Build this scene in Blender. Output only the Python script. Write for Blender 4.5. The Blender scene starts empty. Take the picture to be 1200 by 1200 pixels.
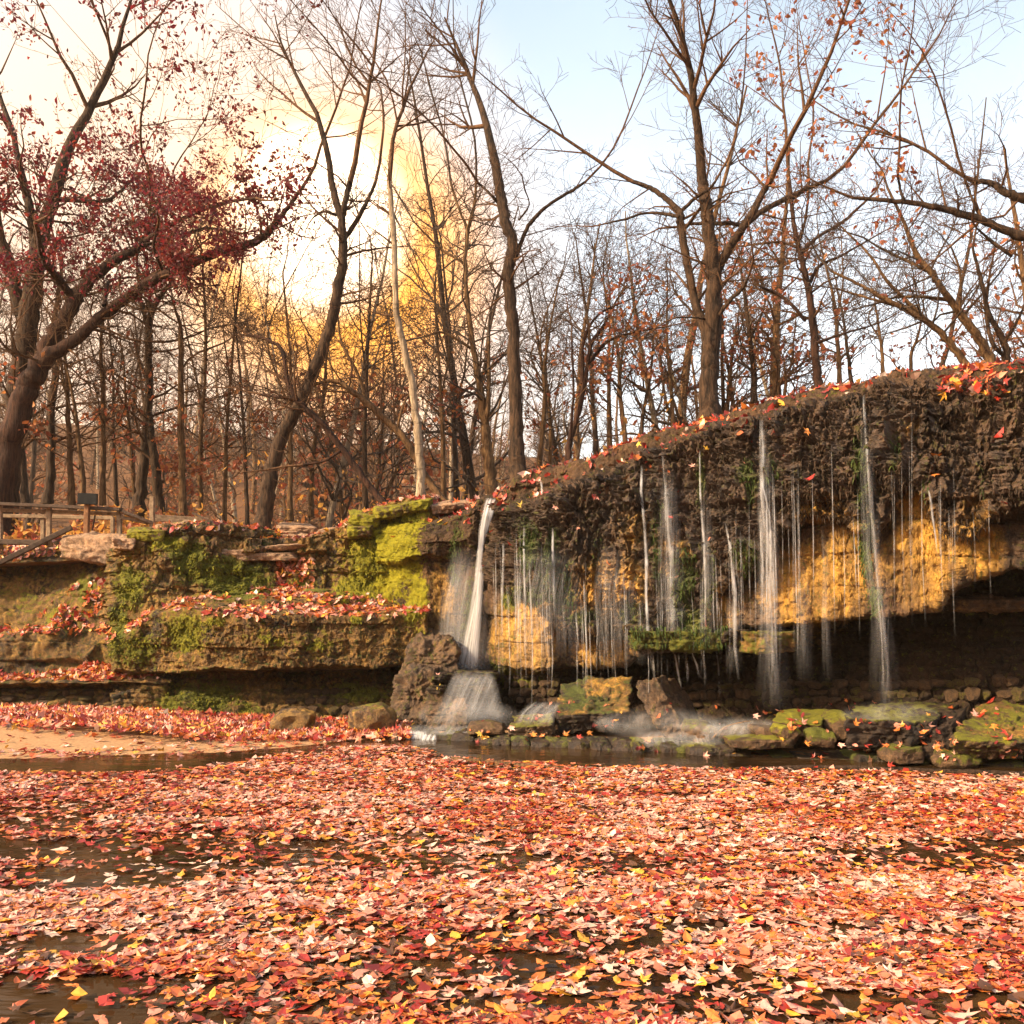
import bpy, math, random
import numpy as np
from mathutils import Vector, Matrix, Euler
from mathutils.bvhtree import BVHTree

# ------------------------------------------------------------------ camera, world, sun, exposure
S = bpy.context.scene
COL = S.collection
F, HZ, CH = 1100.0, 690.0, 1.7          # focal length and horizon row (1200 px frame), eye height over the pool
cam_d = bpy.data.cameras.new('camera'); cam = bpy.data.objects.new('camera', cam_d); COL.objects.link(cam)
cam.location = (0, 0, CH); cam.rotation_euler = (math.radians(90), 0, 0)
cam_d.sensor_width = 36; cam_d.sensor_fit = 'HORIZONTAL'; cam_d.lens = 36 * F / 1200
cam_d.shift_y = (HZ - 600) / 1200; cam_d.clip_start = 0.05; cam_d.clip_end = 3000
S.camera = cam

SUN_VEC = Vector((-0.80, -0.36, 0.50)).normalized()      # towards the sun
W = bpy.data.worlds.new('World'); S.world = W; W.use_nodes = True
nt = W.node_tree; nt.nodes.clear()
def wn(t, **k):
    n = nt.nodes.new(t)
    for a, b in k.items(): setattr(n, a, b)
    return n
w_out = wn('ShaderNodeOutputWorld'); w_bg = wn('ShaderNodeBackground')
sky = wn('ShaderNodeTexSky', sky_type='NISHITA', sun_disc=False)
sky.sun_elevation = math.asin(SUN_VEC.z); sky.sun_rotation = math.atan2(SUN_VEC.x, SUN_VEC.y)
sky.dust_density = 3.0; sky.air_density = 1.0; sky.ozone_density = 1.0
mul = wn('ShaderNodeMix', data_type='RGBA', blend_type='MULTIPLY'); mul.inputs[0].default_value = 1
mul.inputs[7].default_value = (1.28, 1.0, 0.78, 1)
# bright golden glow painted into the sky colour, low over the woods
tc = wn('ShaderNodeTexCoord'); dt = wn('ShaderNodeVectorMath', operation='DOT_PRODUCT')
g = Vector(((398 - 600) / F, 1, (HZ - 320) / F)).normalized(); dt.inputs[1].default_value = g
mr = wn('ShaderNodeMapRange', interpolation_type='SMOOTHSTEP'); mr.inputs[1].default_value = 0.983; mr.inputs[2].default_value = 0.999
gl = wn('ShaderNodeMix', data_type='RGBA'); gl.inputs[7].default_value = (10.0, 3.9, .55, 1)
L_ = nt.links.new
L_(sky.outputs[0], mul.inputs[6]); L_(tc.outputs['Generated'], dt.inputs[0]); L_(dt.outputs['Value'], mr.inputs[0])
# thin bright cloud veil, whitest towards the horizon
sx = wn('ShaderNodeSeparateXYZ'); L_(tc.outputs['Generated'], sx.inputs[0]); me_ = wn('ShaderNodeMapRange'); L_(sx.outputs[2], me_.inputs[0]); me_.inputs[1].default_value = 0.0; me_.inputs[2].default_value = 0.55
veil = wn('ShaderNodeMix', data_type='RGBA'); veil.inputs[6].default_value = (4.9, 4.9, 4.9, 1); veil.inputs[7].default_value = (1.45, 2.0, 2.5, 1); L_(me_.outputs[0], veil.inputs[0])
cn = wn('ShaderNodeTexNoise'); cn.inputs['Scale'].default_value = 3.2; cn.inputs['Detail'].default_value = 5; L_(tc.outputs['Generated'], cn.inputs[0])
cr = wn('ShaderNodeMapRange'); L_(cn.outputs[0], cr.inputs[0]); cr.inputs[1].default_value = .3; cr.inputs[2].default_value = .7; cr.inputs[3].default_value = .7; cr.inputs[4].default_value = 1.0
va = wn('ShaderNodeMix', data_type='RGBA', blend_type='ADD'); L_(cr.outputs[0], va.inputs[0]); L_(mul.outputs[2], va.inputs[6]); L_(veil.outputs[2], va.inputs[7])
gm_ = wn('ShaderNodeMapping'); gm_.inputs['Scale'].default_value = (9, 9, 3.5); L_(tc.outputs['Generated'], gm_.inputs[0]); gn = wn('ShaderNodeTexNoise'); gn.inputs['Scale'].default_value = 1.0; gn.inputs['Detail'].default_value = 4; L_(gm_.outputs[0], gn.inputs[0])
gr = wn('ShaderNodeMapRange'); L_(gn.outputs[0], gr.inputs[0]); gr.inputs[1].default_value = .30; gr.inputs[2].default_value = .52; gr.inputs[3].default_value = .45; gq = wn('ShaderNodeMath', operation='MULTIPLY'); L_(gr.outputs[0], gq.inputs[0]); L_(mr.outputs[0], gq.inputs[1])
L_(gq.outputs[0], gl.inputs[0]); wm = wn('ShaderNodeMapRange', interpolation_type='SMOOTHSTEP'); d2 = wn('ShaderNodeVectorMath', operation='DOT_PRODUCT'); d2.inputs[1].default_value = Vector(((210 - 600) / F, 1, (HZ - 420) / F)).normalized(); L_(tc.outputs['Generated'], d2.inputs[0]); L_(d2.outputs['Value'], wm.inputs[0]); wm.inputs[1].default_value = .90; wm.inputs[2].default_value = .985; wm.inputs[4].default_value = .9
wx = wn('ShaderNodeMix', data_type='RGBA'); L_(wm.outputs[0], wx.inputs[0]); L_(va.outputs[2], wx.inputs[6]); wx.inputs[7].default_value = (6.6, 4.6, 3.1, 1)
L_(wx.outputs[2], gl.inputs[6]); d3 = wn('ShaderNodeVectorMath', operation='DOT_PRODUCT'); d3.inputs[1].default_value = Vector(((375 - 600) / F, 1, (HZ - 262) / F)).normalized(); L_(tc.outputs['Generated'], d3.inputs[0])
cm = wn('ShaderNodeMapRange', interpolation_type='SMOOTHSTEP'); L_(d3.outputs['Value'], cm.inputs[0]); cm.inputs[1].default_value = .9945; cm.inputs[2].default_value = .9996
core = wn('ShaderNodeMix', data_type='RGBA'); L_(cm.outputs[0], core.inputs[0]); L_(gl.outputs[2], core.inputs[6]); core.inputs[7].default_value = (16, 12, 8.5, 1); L_(core.outputs[2], w_bg.inputs[0]); L_(w_bg.outputs[0], w_out.inputs[0])
w_bg.inputs[1].default_value = 0.15

sd = bpy.data.lights.new('sun', 'SUN'); sd.energy = 5.0; sd.angle = math.radians(0.6); sd.color = (1.0, 0.80, 0.52)
sun = bpy.data.objects.new('sun', sd); COL.objects.link(sun); sun.rotation_euler = SUN_VEC.to_track_quat('Z', 'Y').to_euler()
sun.location = (-20, -8, 20)
S.view_settings.view_transform = 'Standard'; S.view_settings.look = 'None'; S.view_settings.gamma = 1
S.view_settings.exposure = 0.82
S.cycles.max_bounces = 6; S.cycles.transparent_max_bounces = 24; S.cycles.diffuse_bounces = 3

# ------------------------------------------------------------------ helpers
def P(px, py, Y): return np.array([(px - 600) / F * Y, Y, CH - (py - HZ) / F * Y])
rng = np.random.default_rng(7)

def _h(ix, iy, iz, seed):
    h = (ix.astype(np.int64) * 374761393 + iy.astype(np.int64) * 668265263 + iz.astype(np.int64) * 2147483647 + seed * 1274126177) & 0xffffffff
    h = ((h ^ (h >> 13)) * 1274126177) & 0xffffffff
    h = ((h ^ (h >> 16)) * 2246822519) & 0xffffffff
    return ((h ^ (h >> 15)) & 0xffffff) / float(0x1000000)
def vn(p, seed=0):
    i = np.floor(p); f = p - i; f = f * f * (3 - 2 * f); i = i.astype(np.int64)
    r = 0
    for a in (0, 1):
        for b in (0, 1):
            for c in (0, 1):
                w = (f[..., 0] if a else 1 - f[..., 0]) * (f[..., 1] if b else 1 - f[..., 1]) * (f[..., 2] if c else 1 - f[..., 2])
                r = r + w * _h(i[..., 0] + a, i[..., 1] + b, i[..., 2] + c, seed)
    return r * 2 - 1
def fbm(p, seed=0, o=4, g=0.5):
    r = 0; a = 1; t = 0
    for k in range(o): r = r + a * vn(p * 2.03 ** k + k * 17.3, seed + k); t += a; a *= g
    return r / t
def voro(p, seed=0):
    i = np.floor(p).astype(np.int64); f1 = np.full(p.shape[:-1], 9.0); f2 = f1.copy(); hid = np.zeros(p.shape[:-1])
    for a in (-1, 0, 1):
        for b in (-1, 0, 1):
            for c in (-1, 0, 1):
                x, y, z = i[..., 0] + a, i[..., 1] + b, i[..., 2] + c
                d = np.sqrt((x + _h(x, y, z, seed) - p[..., 0]) ** 2 + (y + _h(x, y, z, seed + 5) - p[..., 1]) ** 2 + (z + _h(x, y, z, seed + 9) - p[..., 2]) ** 2)
                nearer = d < f1
                f2 = np.where(nearer, f1, np.minimum(f2, d)); hid = np.where(nearer, _h(x, y, z, seed + 21), hid); f1 = np.minimum(f1, d)
    return f1, f2, hid
def sm(a, b, x): t = np.clip((x - a) / (b - a), 0, 1); return t * t * (3 - 2 * t)

def mesh_np(name, V, Q, mats, col=None, smooth=True, uv=None, mi=None, fcol=None, link=True):
    me = bpy.data.meshes.new(name); V = np.asarray(V, np.float32); Q = np.asarray(Q, np.int32)
    k = Q.shape[1]; me.vertices.add(len(V)); me.vertices.foreach_set('co', V.ravel())
    me.loops.add(Q.size); me.loops.foreach_set('vertex_index', Q.ravel())
    me.polygons.add(len(Q)); me.polygons.foreach_set('loop_start', np.arange(0, Q.size, k, dtype=np.int32))
    me.update(calc_edges=True)
    me.polygons.foreach_set('use_smooth', np.full(len(Q), smooth))
    if mi is not None: me.polygons.foreach_set('material_index', np.asarray(mi, np.int32))
    if col is not None:
        a = me.color_attributes.new('mask', 'FLOAT_COLOR', 'POINT'); a.data.foreach_set('color', np.asarray(col, np.float32).ravel())
    if uv is not None:
        u = me.uv_layers.new(name='UVMap'); u.data.foreach_set('uv', np.asarray(uv, np.float32)[Q.ravel()].ravel())
    for m in (mats if isinstance(mats, (list, tuple)) else [mats]): me.materials.append(m)
    if not link: return me
    o = bpy.data.objects.new(name, me); COL.objects.link(o); return o
def tag(o, label=None, cat=None, group=None, kind=None):
    for k, v in (('label', label), ('category', cat), ('group', group), ('kind', kind)):
        if v: o[k] = v
    return o
def empty(name, loc, label, cat, group=None):
    o = bpy.data.objects.new(name, None); COL.objects.link(o); o.location = loc; o.empty_display_size = .3
    return tag(o, label, cat, group)
def child(o, par):
    o.parent = par; o.matrix_parent_inverse = Matrix.Translation(-Vector(par.location)); return o

# ------------------------------------------------------------------ materials
class NT:
    def __init__(s, name):
        s.m = bpy.data.materials.new(name); s.m.use_nodes = True; s.t = s.m.node_tree; s.t.nodes.clear()
        s.out = s.n('ShaderNodeOutputMaterial')
    def n(s, t, ins=None, **k):
        n = s.t.nodes.new(t)
        for a, b in k.items(): setattr(n, a, b)
        for a, b in (ins or {}).items():
            if isinstance(b, bpy.types.NodeSocket): s.t.links.new(b, n.inputs[a])
            else: n.inputs[a].default_value = b
        return n
    def mix(s, f, a, b, mode='MIX'):
        n = s.n('ShaderNodeMix', data_type='RGBA', blend_type=mode)
        for i, v in ((0, f), (6, a), (7, b)):
            if isinstance(v, bpy.types.NodeSocket): s.t.links.new(v, n.inputs[i])
            elif i and len(v) == 3: n.inputs[i].default_value = (*v, 1)
            else: n.inputs[i].default_value = v
        return n.outputs[2]
    def math(s, op, a, b=0.0, c=None):
        n = s.n('ShaderNodeMath', operation=op)
        for i, v in enumerate((a, b) if c is None else (a, b, c)):
            if isinstance(v, bpy.types.NodeSocket): s.t.links.new(v, n.inputs[i])
            else: n.inputs[i].default_value = v
        return n.outputs[0]
    def noise(s, vec, scale, det=4, rough=.6, dist=0): return s.n('ShaderNodeTexNoise', {'Vector': vec, 'Scale': scale, 'Detail': det, 'Roughness': rough, 'Distortion': dist}).outputs[0]
    def ramp(s, v, a, b): return s.n('ShaderNodeMapRange', {0: v, 1: a, 2: b}).outputs[0]
    def mapv(s, vec, sc): return s.n('ShaderNodeMapping', {'Vector': vec, 'Scale': sc}).outputs[0]
    def surf(s, sh): s.t.links.new(sh, s.out.inputs[0]); return s.m

def rock_mat(name, base1, base2, rough=.8, wet=0.0):
    t = NT(name); co = t.n('ShaderNodeTexCoord').outputs['Object']
    at = t.n('ShaderNodeVertexColor', layer_name='mask'); sp = t.n('ShaderNodeSeparateColor', {0: at.outputs[0]})
    n1 = t.noise(co, 2.2, 6, .65); n2 = t.noise(co, 17, 6, .7); n3 = t.noise(co, 70, 4, .7); n4 = t.noise(t.mapv(co, (9, 9, 1.2)), 1, 5, .6)
    b = t.mix(t.ramp(n2, .42, .62), base1, base2); b = t.mix(t.math('MULTIPLY', t.ramp(n3, .50, .36), .65), b, tuple(x * .45 for x in base1))
    b = t.mix(t.ramp(n1, .35, .65), b, t.mix(.55, b, tuple(min(1, x * y) for x, y in zip(base2, (1.9, 1.65, 1.3)))))
    b = t.mix(t.math('MULTIPLY', t.ramp(n4, .5, .75), .5), b, (.032, .022, .014))
    och = t.mix(t.ramp(n2, .3, .7), (.30, .145, .022), (.60, .34, .055))
    och = t.mix(t.math('MULTIPLY', t.ramp(n4, .44, .66), .85), och, (.09, .045, .014))
    och = t.mix(t.math('MULTIPLY', t.ramp(n1, .46, .64), .75), och, (.11, .06, .022))
    go = t.ramp(t.math('ADD', t.math('ADD', sp.outputs[1], t.math('MULTIPLY', t.math('SUBTRACT', n2, .5), .7)), t.math('MULTIPLY', t.math('SUBTRACT', n1, .5), .9)), .36, .78)
    b = t.mix(go, b, och)
    mo = t.mix(sp.outputs[2], t.mix(n2, (.022, .040, .008), (.085, .10, .018)), t.mix(n2, (.07, .068, .008), (.42, .37, .014)))
    gm = t.ramp(t.math('ADD', sp.outputs[0], t.math('MULTIPLY', t.math('SUBTRACT', t.noise(co, 13, 6, .75), .5), 2.4)), .30, .60)
    b = t.mix(gm, b, mo)
    b = t.mix(t.math('MULTIPLY', t.ramp(n3, .55, .66), .45), b, t.mix(1.0, b, (2.7, 2.4, 2.1), 'MULTIPLY'))
    h = t.math('ADD', t.math('MULTIPLY', n2, .6), t.math('MULTIPLY', n3, .35))
    h = t.math('ADD', h, t.math('MULTIPLY', gm, t.math('MULTIPLY', t.noise(co, 120, 3, .8), .5)))
    bp = t.n('ShaderNodeBump', {'Strength': .9, 'Distance': .05, 'Height': h})
    rg = t.math('SUBTRACT', t.math('ADD', rough, t.math('MULTIPLY', gm, .1)), t.math('MULTIPLY', at.outputs[1], .45))
    p = t.n('ShaderNodeBsdfPrincipled', {'Base Color': b, 'Roughness': rg, 'Specular IOR Level': t.math('ADD', .22, t.math('MULTIPLY', at.outputs[1], .4)), 'Normal': bp.outputs[0]})
    return t.surf(p.outputs[0])
M_rock = rock_mat('rock', (.010, .007, .005), (.074, .044, .025))
M_dark = rock_mat('wet_and_shade_rock', (.007, .005, .0035), (.036, .021, .012))  # wet dark stones; also carries the painted shade of the rock recesses
M_stone = rock_mat('stone', (.022, .015, .010), (.110, .066, .036))

def bark_mat(name, a, b, scale=1.0, bands=False):
    t = NT(name); co = t.n('ShaderNodeTexCoord').outputs['Object']
    n1 = t.noise(t.mapv(co, (22 * scale, 22 * scale, 3.5 * scale)), 1, 5, .7); n2 = t.noise(co, 3, 4)
    c = t.mix(t.ramp(n1, .38, .62), a, b); c = t.mix(t.math('MULTIPLY', t.ramp(n2, .5, .75), .45), c, tuple(x * .45 for x in a))
    if bands:
        n3 = t.noise(t.mapv(co, (2, 2, 16)), 1, 5, .8); c = t.mix(t.math('MULTIPLY', t.ramp(n3, .56, .64), .8), c, (.05, .035, .025))
    bp = t.n('ShaderNodeBump', {'Strength': 1.0, 'Distance': .05, 'Height': n1})
    return t.surf(t.n('ShaderNodeBsdfPrincipled', {'Base Color': c, 'Roughness': .85, 'Specular IOR Level': .2, 'Normal': bp.outputs[0]}).outputs[0])
M_bark = bark_mat('bark', (.018, .011, .007), (.090, .050, .027))
M_bark_red = bark_mat('bark_reddish', (.020, .009, .006), (.075, .033, .018))
M_bark_tan = bark_mat('bark_tan', (.065, .034, .015), (.22, .12, .052))
M_bark_pale = bark_mat('bark_pale', (.20, .14, .085), (.46, .35, .23), 1, True)
M_twig = bark_mat('twig', (.075, .036, .016), (.17, .085, .04))
M_twig_grey = bark_mat('twig_grey', (.06, .040, .028), (.13, .09, .065))

def leaf_mat(name, gloss=.35, trans=.3):
    t = NT(name); at = t.n('ShaderNodeVertexColor', layer_name='mask'); co = t.n('ShaderNodeTexCoord').outputs['Object']
    c = t.mix(t.math('MULTIPLY', t.ramp(t.noise(co, 45, 3), .45, .7), .35), at.outputs[0], t.mix(1.0, at.outputs[0], (.55, .35, .25), 'MULTIPLY'))
    p = t.n('ShaderNodeBsdfPrincipled', {'Base Color': c, 'Roughness': gloss, 'Specular IOR Level': .6})
    tr = t.n('ShaderNodeBsdfTranslucent', {'Color': c})
    return t.surf(t.n('ShaderNodeMixShader', {0: trans, 1: p.outputs[0], 2: tr.outputs[0]}).outputs[0])
M_leaf = leaf_mat('fallen_leaf', .42, .15)
M_crown = leaf_mat('crown_leaf', .6, .5)

def simple(name, c, r=.7, noise=None, bump=0, sc=20, spec=.2):
    t = NT(name); co = t.n('ShaderNodeTexCoord').outputs['Object']; n1 = t.noise(co, sc, 5, .65)
    cc = t.mix(t.ramp(n1, .35, .65), c, noise or tuple(x * .6 for x in c))
    k = {'Base Color': cc, 'Roughness': r, 'Specular IOR Level': spec}
    if bump: k['Normal'] = t.n('ShaderNodeBump', {'Strength': .8, 'Distance': bump, 'Height': n1}).outputs[0]
    return t.surf(t.n('ShaderNodeBsdfPrincipled', k).outputs[0])
M_sand = simple('sand', (.46, .27, .13), .9, (.30, .16, .075), .01, 30)
M_litter = simple('forest_floor', (.20, .085, .028), .95, (.085, .04, .016), .05, 9)
M_wood = simple('weathered_wood', (.36, .25, .15), .85, (.16, .10, .06), .01, 14)
M_wood_dark = simple('dark_wood', (.10, .065, .045), .8, (.045, .03, .02), .01, 14)
M_wood_red = simple('brown_wood', (.25, .12, .055), .8, (.14, .065, .03), .01, 14)
M_black = simple('sign_black', (.004, .004, .005), .6)
M_concrete = simple('concrete', (.33, .22, .13), .9, (.20, .13, .08), .01, 12)
M_moss = simple('moss_strand', (.22, .20, .012), .9, (.05, .055, .012), 0, 14)
M_root = simple('root_strand', (.060, .036, .020), .7, (.016, .010, .006), 0, 8)
M_fern = simple('green_moss', (.060, .080, .012), .75, (.018, .034, .008), 0, 14)

def water_mat():
    t = NT('pool_water'); co = t.n('ShaderNodeTexCoord').outputs['Object']
    h = t.noise(t.mapv(co, (1.2, 5, 1)), 1, 3); n2 = t.noise(co, .8, 3)
    c = t.mix(t.ramp(n2, .35, .65), (.016, .009, .004), (.050, .026, .010))
    bp = t.n('ShaderNodeBump', {'Strength': .25, 'Distance': .04, 'Height': h})
    return t.surf(t.n('ShaderNodeBsdfPrincipled', {'Base Color': c, 'Roughness': .09, 'IOR': 1.33, 'Normal': bp.outputs[0]}).outputs[0])
M_water = water_mat()
def fall_mat(name, dens, streak, col=(.92, .90, .88), lo=.30, hi=.72, vs=.55):
    t = NT(name); uv = t.n('ShaderNodeUVMap').outputs[0]; at = t.n('ShaderNodeVertexColor', layer_name='mask')
    n1 = t.noise(t.mapv(uv, (streak, vs, 1)), 1, 4, .65)
    a = t.math('MULTIPLY', t.ramp(n1, lo, hi), at.outputs[0]); a = t.math('MULTIPLY', a, dens); a = t.math('MINIMUM', a, .96)
    p = t.n('ShaderNodeBsdfPrincipled', {'Base Color': (*col, 1), 'Roughness': .25, 'Specular IOR Level': .6})
    tl = t.n('ShaderNodeBsdfTranslucent', {'Color': (*col, 1)})
    m = t.n('ShaderNodeMixShader', {0: .35, 1: p.outputs[0], 2: tl.outputs[0]})
    return t.surf(t.n('ShaderNodeMixShader', {0: a, 1: t.n('ShaderNodeBsdfTransparent').outputs[0], 2: m.outputs[0]}).outputs[0])
M_fall = fall_mat('falling_water', 1.25, 9); M_trick = fall_mat('trickling_water', .85, 3, vs=2.2, lo=.28, hi=.7); M_drip = fall_mat('dripping_water', .5, 2, vs=3, lo=.35, hi=.7); M_veil = fall_mat('water_veil', .50, 7, lo=.15, hi=.95)
def mist_mat():
    t = NT('spray'); lw = t.n('ShaderNodeLayerWeight', {'Blend': .5}); co = t.n('ShaderNodeTexCoord').outputs['Object']
    f = t.math('POWER', t.math('SUBTRACT', 1.0, lw.outputs['Facing']), 2.2)
    a = t.math('MULTIPLY', f, t.math('MULTIPLY', t.ramp(t.noise(co, 3.5, 3), .3, .7), .16))
    d = t.n('ShaderNodeBsdfDiffuse', {'Color': (.9, .88, .85, 1)})
    return t.surf(t.n('ShaderNodeMixShader', {0: a, 1: t.n('ShaderNodeBsdfTransparent').outputs[0], 2: d.outputs[0]}).outputs[0])
M_soft = fall_mat('soft_falling_water', .62, 9, lo=.36, hi=.72, vs=1.1); M_curt = fall_mat('water_curtain', .25, 22, lo=.38, hi=.68, vs=.8); M_mist = mist_mat()

# ------------------------------------------------------------------ cliffs
def I(px, tab):
    k = sorted(tab); return np.interp(px, k, [tab[a] for a in k])
MOSS = [ # px, py, rx, ry, amount, yellow
 (450,655,48,58,1.15,1),(470,610,35,25,1.2,1),(420,690,45,22,.9,.9),(488,700,14,50,1.1,1),
 (270,678,56,28,1.25,.35),(225,655,30,30,.9,.3),(150,690,30,40,.75,.6),(160,760,40,30,.6,.45),(215,740,35,40,.75,.75),
 (140,740,16,45,.9,.25),(200,640,40,14,.8,.9),(310,745,30,12,.5,.8),(372,752,26,14,.55,.7),(412,728,8,10,1.0,.9),(250,728,25,8,.7,.9),
 (240,815,60,30,.75,.25),(200,830,22,22,.8,.5),(285,830,20,14,.7,.4),(420,812,45,18,.8,.4),(355,685,22,12,.8,.5),(95,690,22,28,.7,.4),(70,725,22,20,.8,.7),(35,700,30,22,.45,.5),
 (615,640,14,42,.8,.1),(640,655,12,50,.8,.1),(600,700,16,18,.85,.6),(628,695,30,14,.7,.1),(660,690,16,45,.6,.15),(680,725,22,14,.7,.2),
 (535,650,10,60,.5,.1),(545,720,12,50,.6,.3),(700,640,10,50,.3,.1),(738,720,14,22,.8,.35),(772,640,10,80,.5,.1),(800,690,18,60,.8,.12),(812,740,22,30,1.0,.3),(830,690,8,60,.6,.1),
 (818,560,7,50,.7,.3),(872,655,16,22,1.0,.2),(880,560,14,40,.6,.15),(905,550,16,40,.4,.1),(1008,560,12,60,.9,.1),(1015,640,10,60,.8,.1),(1020,700,12,25,.7,.1),(1050,520,14,30,.4,.1),(1090,570,10,30,.35,.1),(1150,560,12,40,.3,.1),
 (1140,540,40,30,.15,.1),(590,790,30,20,.7,.5),(615,798,25,12,.7,.5),(760,745,30,16,.5,.2)]
OCHRE = [(620,745,48,52,1.1),(700,760,50,30,.8),(700,690,40,55,.75),(745,620,40,40,.6),(1000,650,60,60,.8),(1020,560,30,30,.5),(650,690,50,40,.6),(735,690,30,50,.8),(790,650,22,30,.9),(845,715,25,30,.9),(870,690,40,50,.45),(960,600,30,20,1.0),(950,690,60,55,1.35),(1070,590,25,18,.9),(1080,655,50,65,1.15),
 (1150,640,40,45,1.15),(1140,585,25,18,.5),(515,700,22,70,.6),(180,750,30,40,.45),(160,680,40,50,.45),(420,660,50,60,.3),(240,755,40,30,.4),(390,760,60,20,.25),(600,610,40,20,.15),(1105,540,20,30,.3),(1070,500,16,16,.5)]
def masks(V, seed=3):
    px = V[:, 0] / V[:, 1] * F + 600; py = HZ - (V[:, 2] - CH) / V[:, 1] * F
    jx = px + 14 * fbm(V * 3, seed, 3); jy = py + 14 * fbm(V * 3 + 50, seed, 3)
    mo = np.zeros(len(V)); ye = np.zeros(len(V)); oc = np.zeros(len(V))
    for x, y, rx, ry, a, yl in MOSS:
        w = a * np.clip(1.25 - np.sqrt(((jx - x) / rx) ** 2 + ((jy - y) / ry) ** 2), 0, 1); ye = np.where(w > mo, yl, ye); mo = np.maximum(mo, w)
    for x, y, rx, ry, a in OCHRE:
        oc = np.maximum(oc, a * np.clip(1.35 - np.sqrt(((jx - x) / rx) ** 2 + ((jy - y) / ry) ** 2), 0, 1))
    return px, py, mo, ye, oc

def strata(p, th, ln, seed):
    """displacement of bedded, cracked rock: random offset per block, recessed joints"""
    w = fbm(p * .7, seed, 3); z = (p[:, 2] + .06 * w + .012 * p[:, 0]) / th
    z = z + .35 * vn(np.stack([p[:, 0] * .5, p[:, 1] * .5, z * .3], 1), seed + 3)
    iz = np.floor(z); fz = z - iz; s = (p[:, 0] * .8 - p[:, 1] * .5 + .05 * vn(p * 6, seed)) / ln * (.6 + _h(iz, iz * 0, iz * 0, seed + 7)) + _h(iz, iz * 0, iz * 0, seed) * 7
    ix = np.floor(s); fx = s - ix; off = _h(iz, ix, iz * 0, seed + 2) * .65 + _h(iz, iz * 0, iz * 0, seed + 4) * .6
    ez = np.minimum(fz, 1 - fz) * th; ex = np.minimum(fx, 1 - fx) * ln
    joint = 1 - sm(0, .016, np.minimum(ez, ex * 1.2))
    return off - .6, joint

def cliff(name, px0, px1, n, rows, disp, label, seed=1, jag=1.0):
    px = np.linspace(px0, px1, n); ctr = []
    for k, (fy, fd) in enumerate(rows):
        py = fy(px); Y = fd(px)
        j = 0 if k == 0 else jag
        q = np.stack([px * .035, np.full(n, k * 3.1), np.zeros(n)], 1)
        py = py + j * 3.0 * fbm(q * 2, seed, 4); Y = Y + j * .10 * fbm(q * 1.5 + 9, seed + 1, 4)
        X = (px - 600) / F * Y; ctr.append(np.stack([X, Y, CH - (py - HZ) / F * Y], 1))
    V = [ctr[0]]; vi = [np.zeros(n)]
    for k in range(1, len(ctr)):
        d = np.linalg.norm(ctr[k] - ctr[k - 1], axis=1).mean(); m = max(3, int(d / STEP[k] if isinstance(STEP, dict) else d / .014))
        for a in np.arange(1, m + 1) / m: V.append(ctr[k - 1] * (1 - a) + ctr[k] * a); vi.append(np.full(n, k - 1 + a))
    G = np.array(V); vi = np.array(vi); R = G.shape[0]
    for _ in range(3): G[1:-1] = (G[:-2] + 2 * G[1:-1] + G[2:]) / 4
    Gs = G.copy()
    for _ in range(10): Gs[1:-1] = (Gs[:-2] + 2 * Gs[1:-1] + Gs[2:]) / 4; Gs[:, 1:-1] = (Gs[:, :-2] + 2 * Gs[:, 1:-1] + Gs[:, 2:]) / 4
    du = np.gradient(Gs, axis=1); dv = np.gradient(Gs, axis=0); N = np.cross(dv, du); N /= np.linalg.norm(N, axis=2, keepdims=True) + 1e-9
    Vf = G.reshape(-1, 3); Nf = N.reshape(-1, 3); vf = vi.ravel()
    Vf = Vf + disp(Vf, vf, Nf)
    a = np.arange(R * n).reshape(R, n); Q = np.stack([a[:-1, :-1], a[1:, :-1], a[1:, 1:], a[:-1, 1:]], 2).reshape(-1, 4)
    ppx, ppy, mo, ye, oc = masks(Vf, seed + 11)
    wet = WET(ppx, ppy, vf) if name == 'cliff' else np.full(len(Vf), .15)
    if name == 'cliff': mo = np.maximum(mo, .16 + .14 * fbm(Vf * 2, 17, 3)); ye = np.where(mo < .3, .35, ye)
    if name != 'cliff': oc = np.maximum(oc, .50 + .14 * fbm(Vf * 2, 7, 3)); mo = np.maximum(mo, .27)
    col = np.stack([mo, oc, ye, wet], 1); vq = vf[Q[:, 0]]
    o = mesh_np(name, Vf, Q, [M_rock, M_dark], col=col, smooth=name == 'rock_ledges', mi=((vq > 7.6) & (vq < 9.3)).astype(int) if name == 'cliff' else ((vq > 5.3) & (vq < 6.4)).astype(int) if name == 'rock_promontory' else None); tag(o, label, kind='structure')  # recess back wall and undercut take a darker colour in place of shade
    return o, Vf.reshape(R, n, 3), vf.reshape(R, n), Q
STEP = None
def WET(px, py, v): return np.clip(sm(520, 640, px) * .75 * sm(0, 1, v - 2.5), 0, 1) * (1 - .5 * sm(840, 1000, px) * ((v > 6) & (v < 7.5))) * (v < 7.3)

def w_in(v, a, b, s=.3): return sm(a - s, a + s, v) * (1 - sm(b - s, b + s, v))

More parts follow.
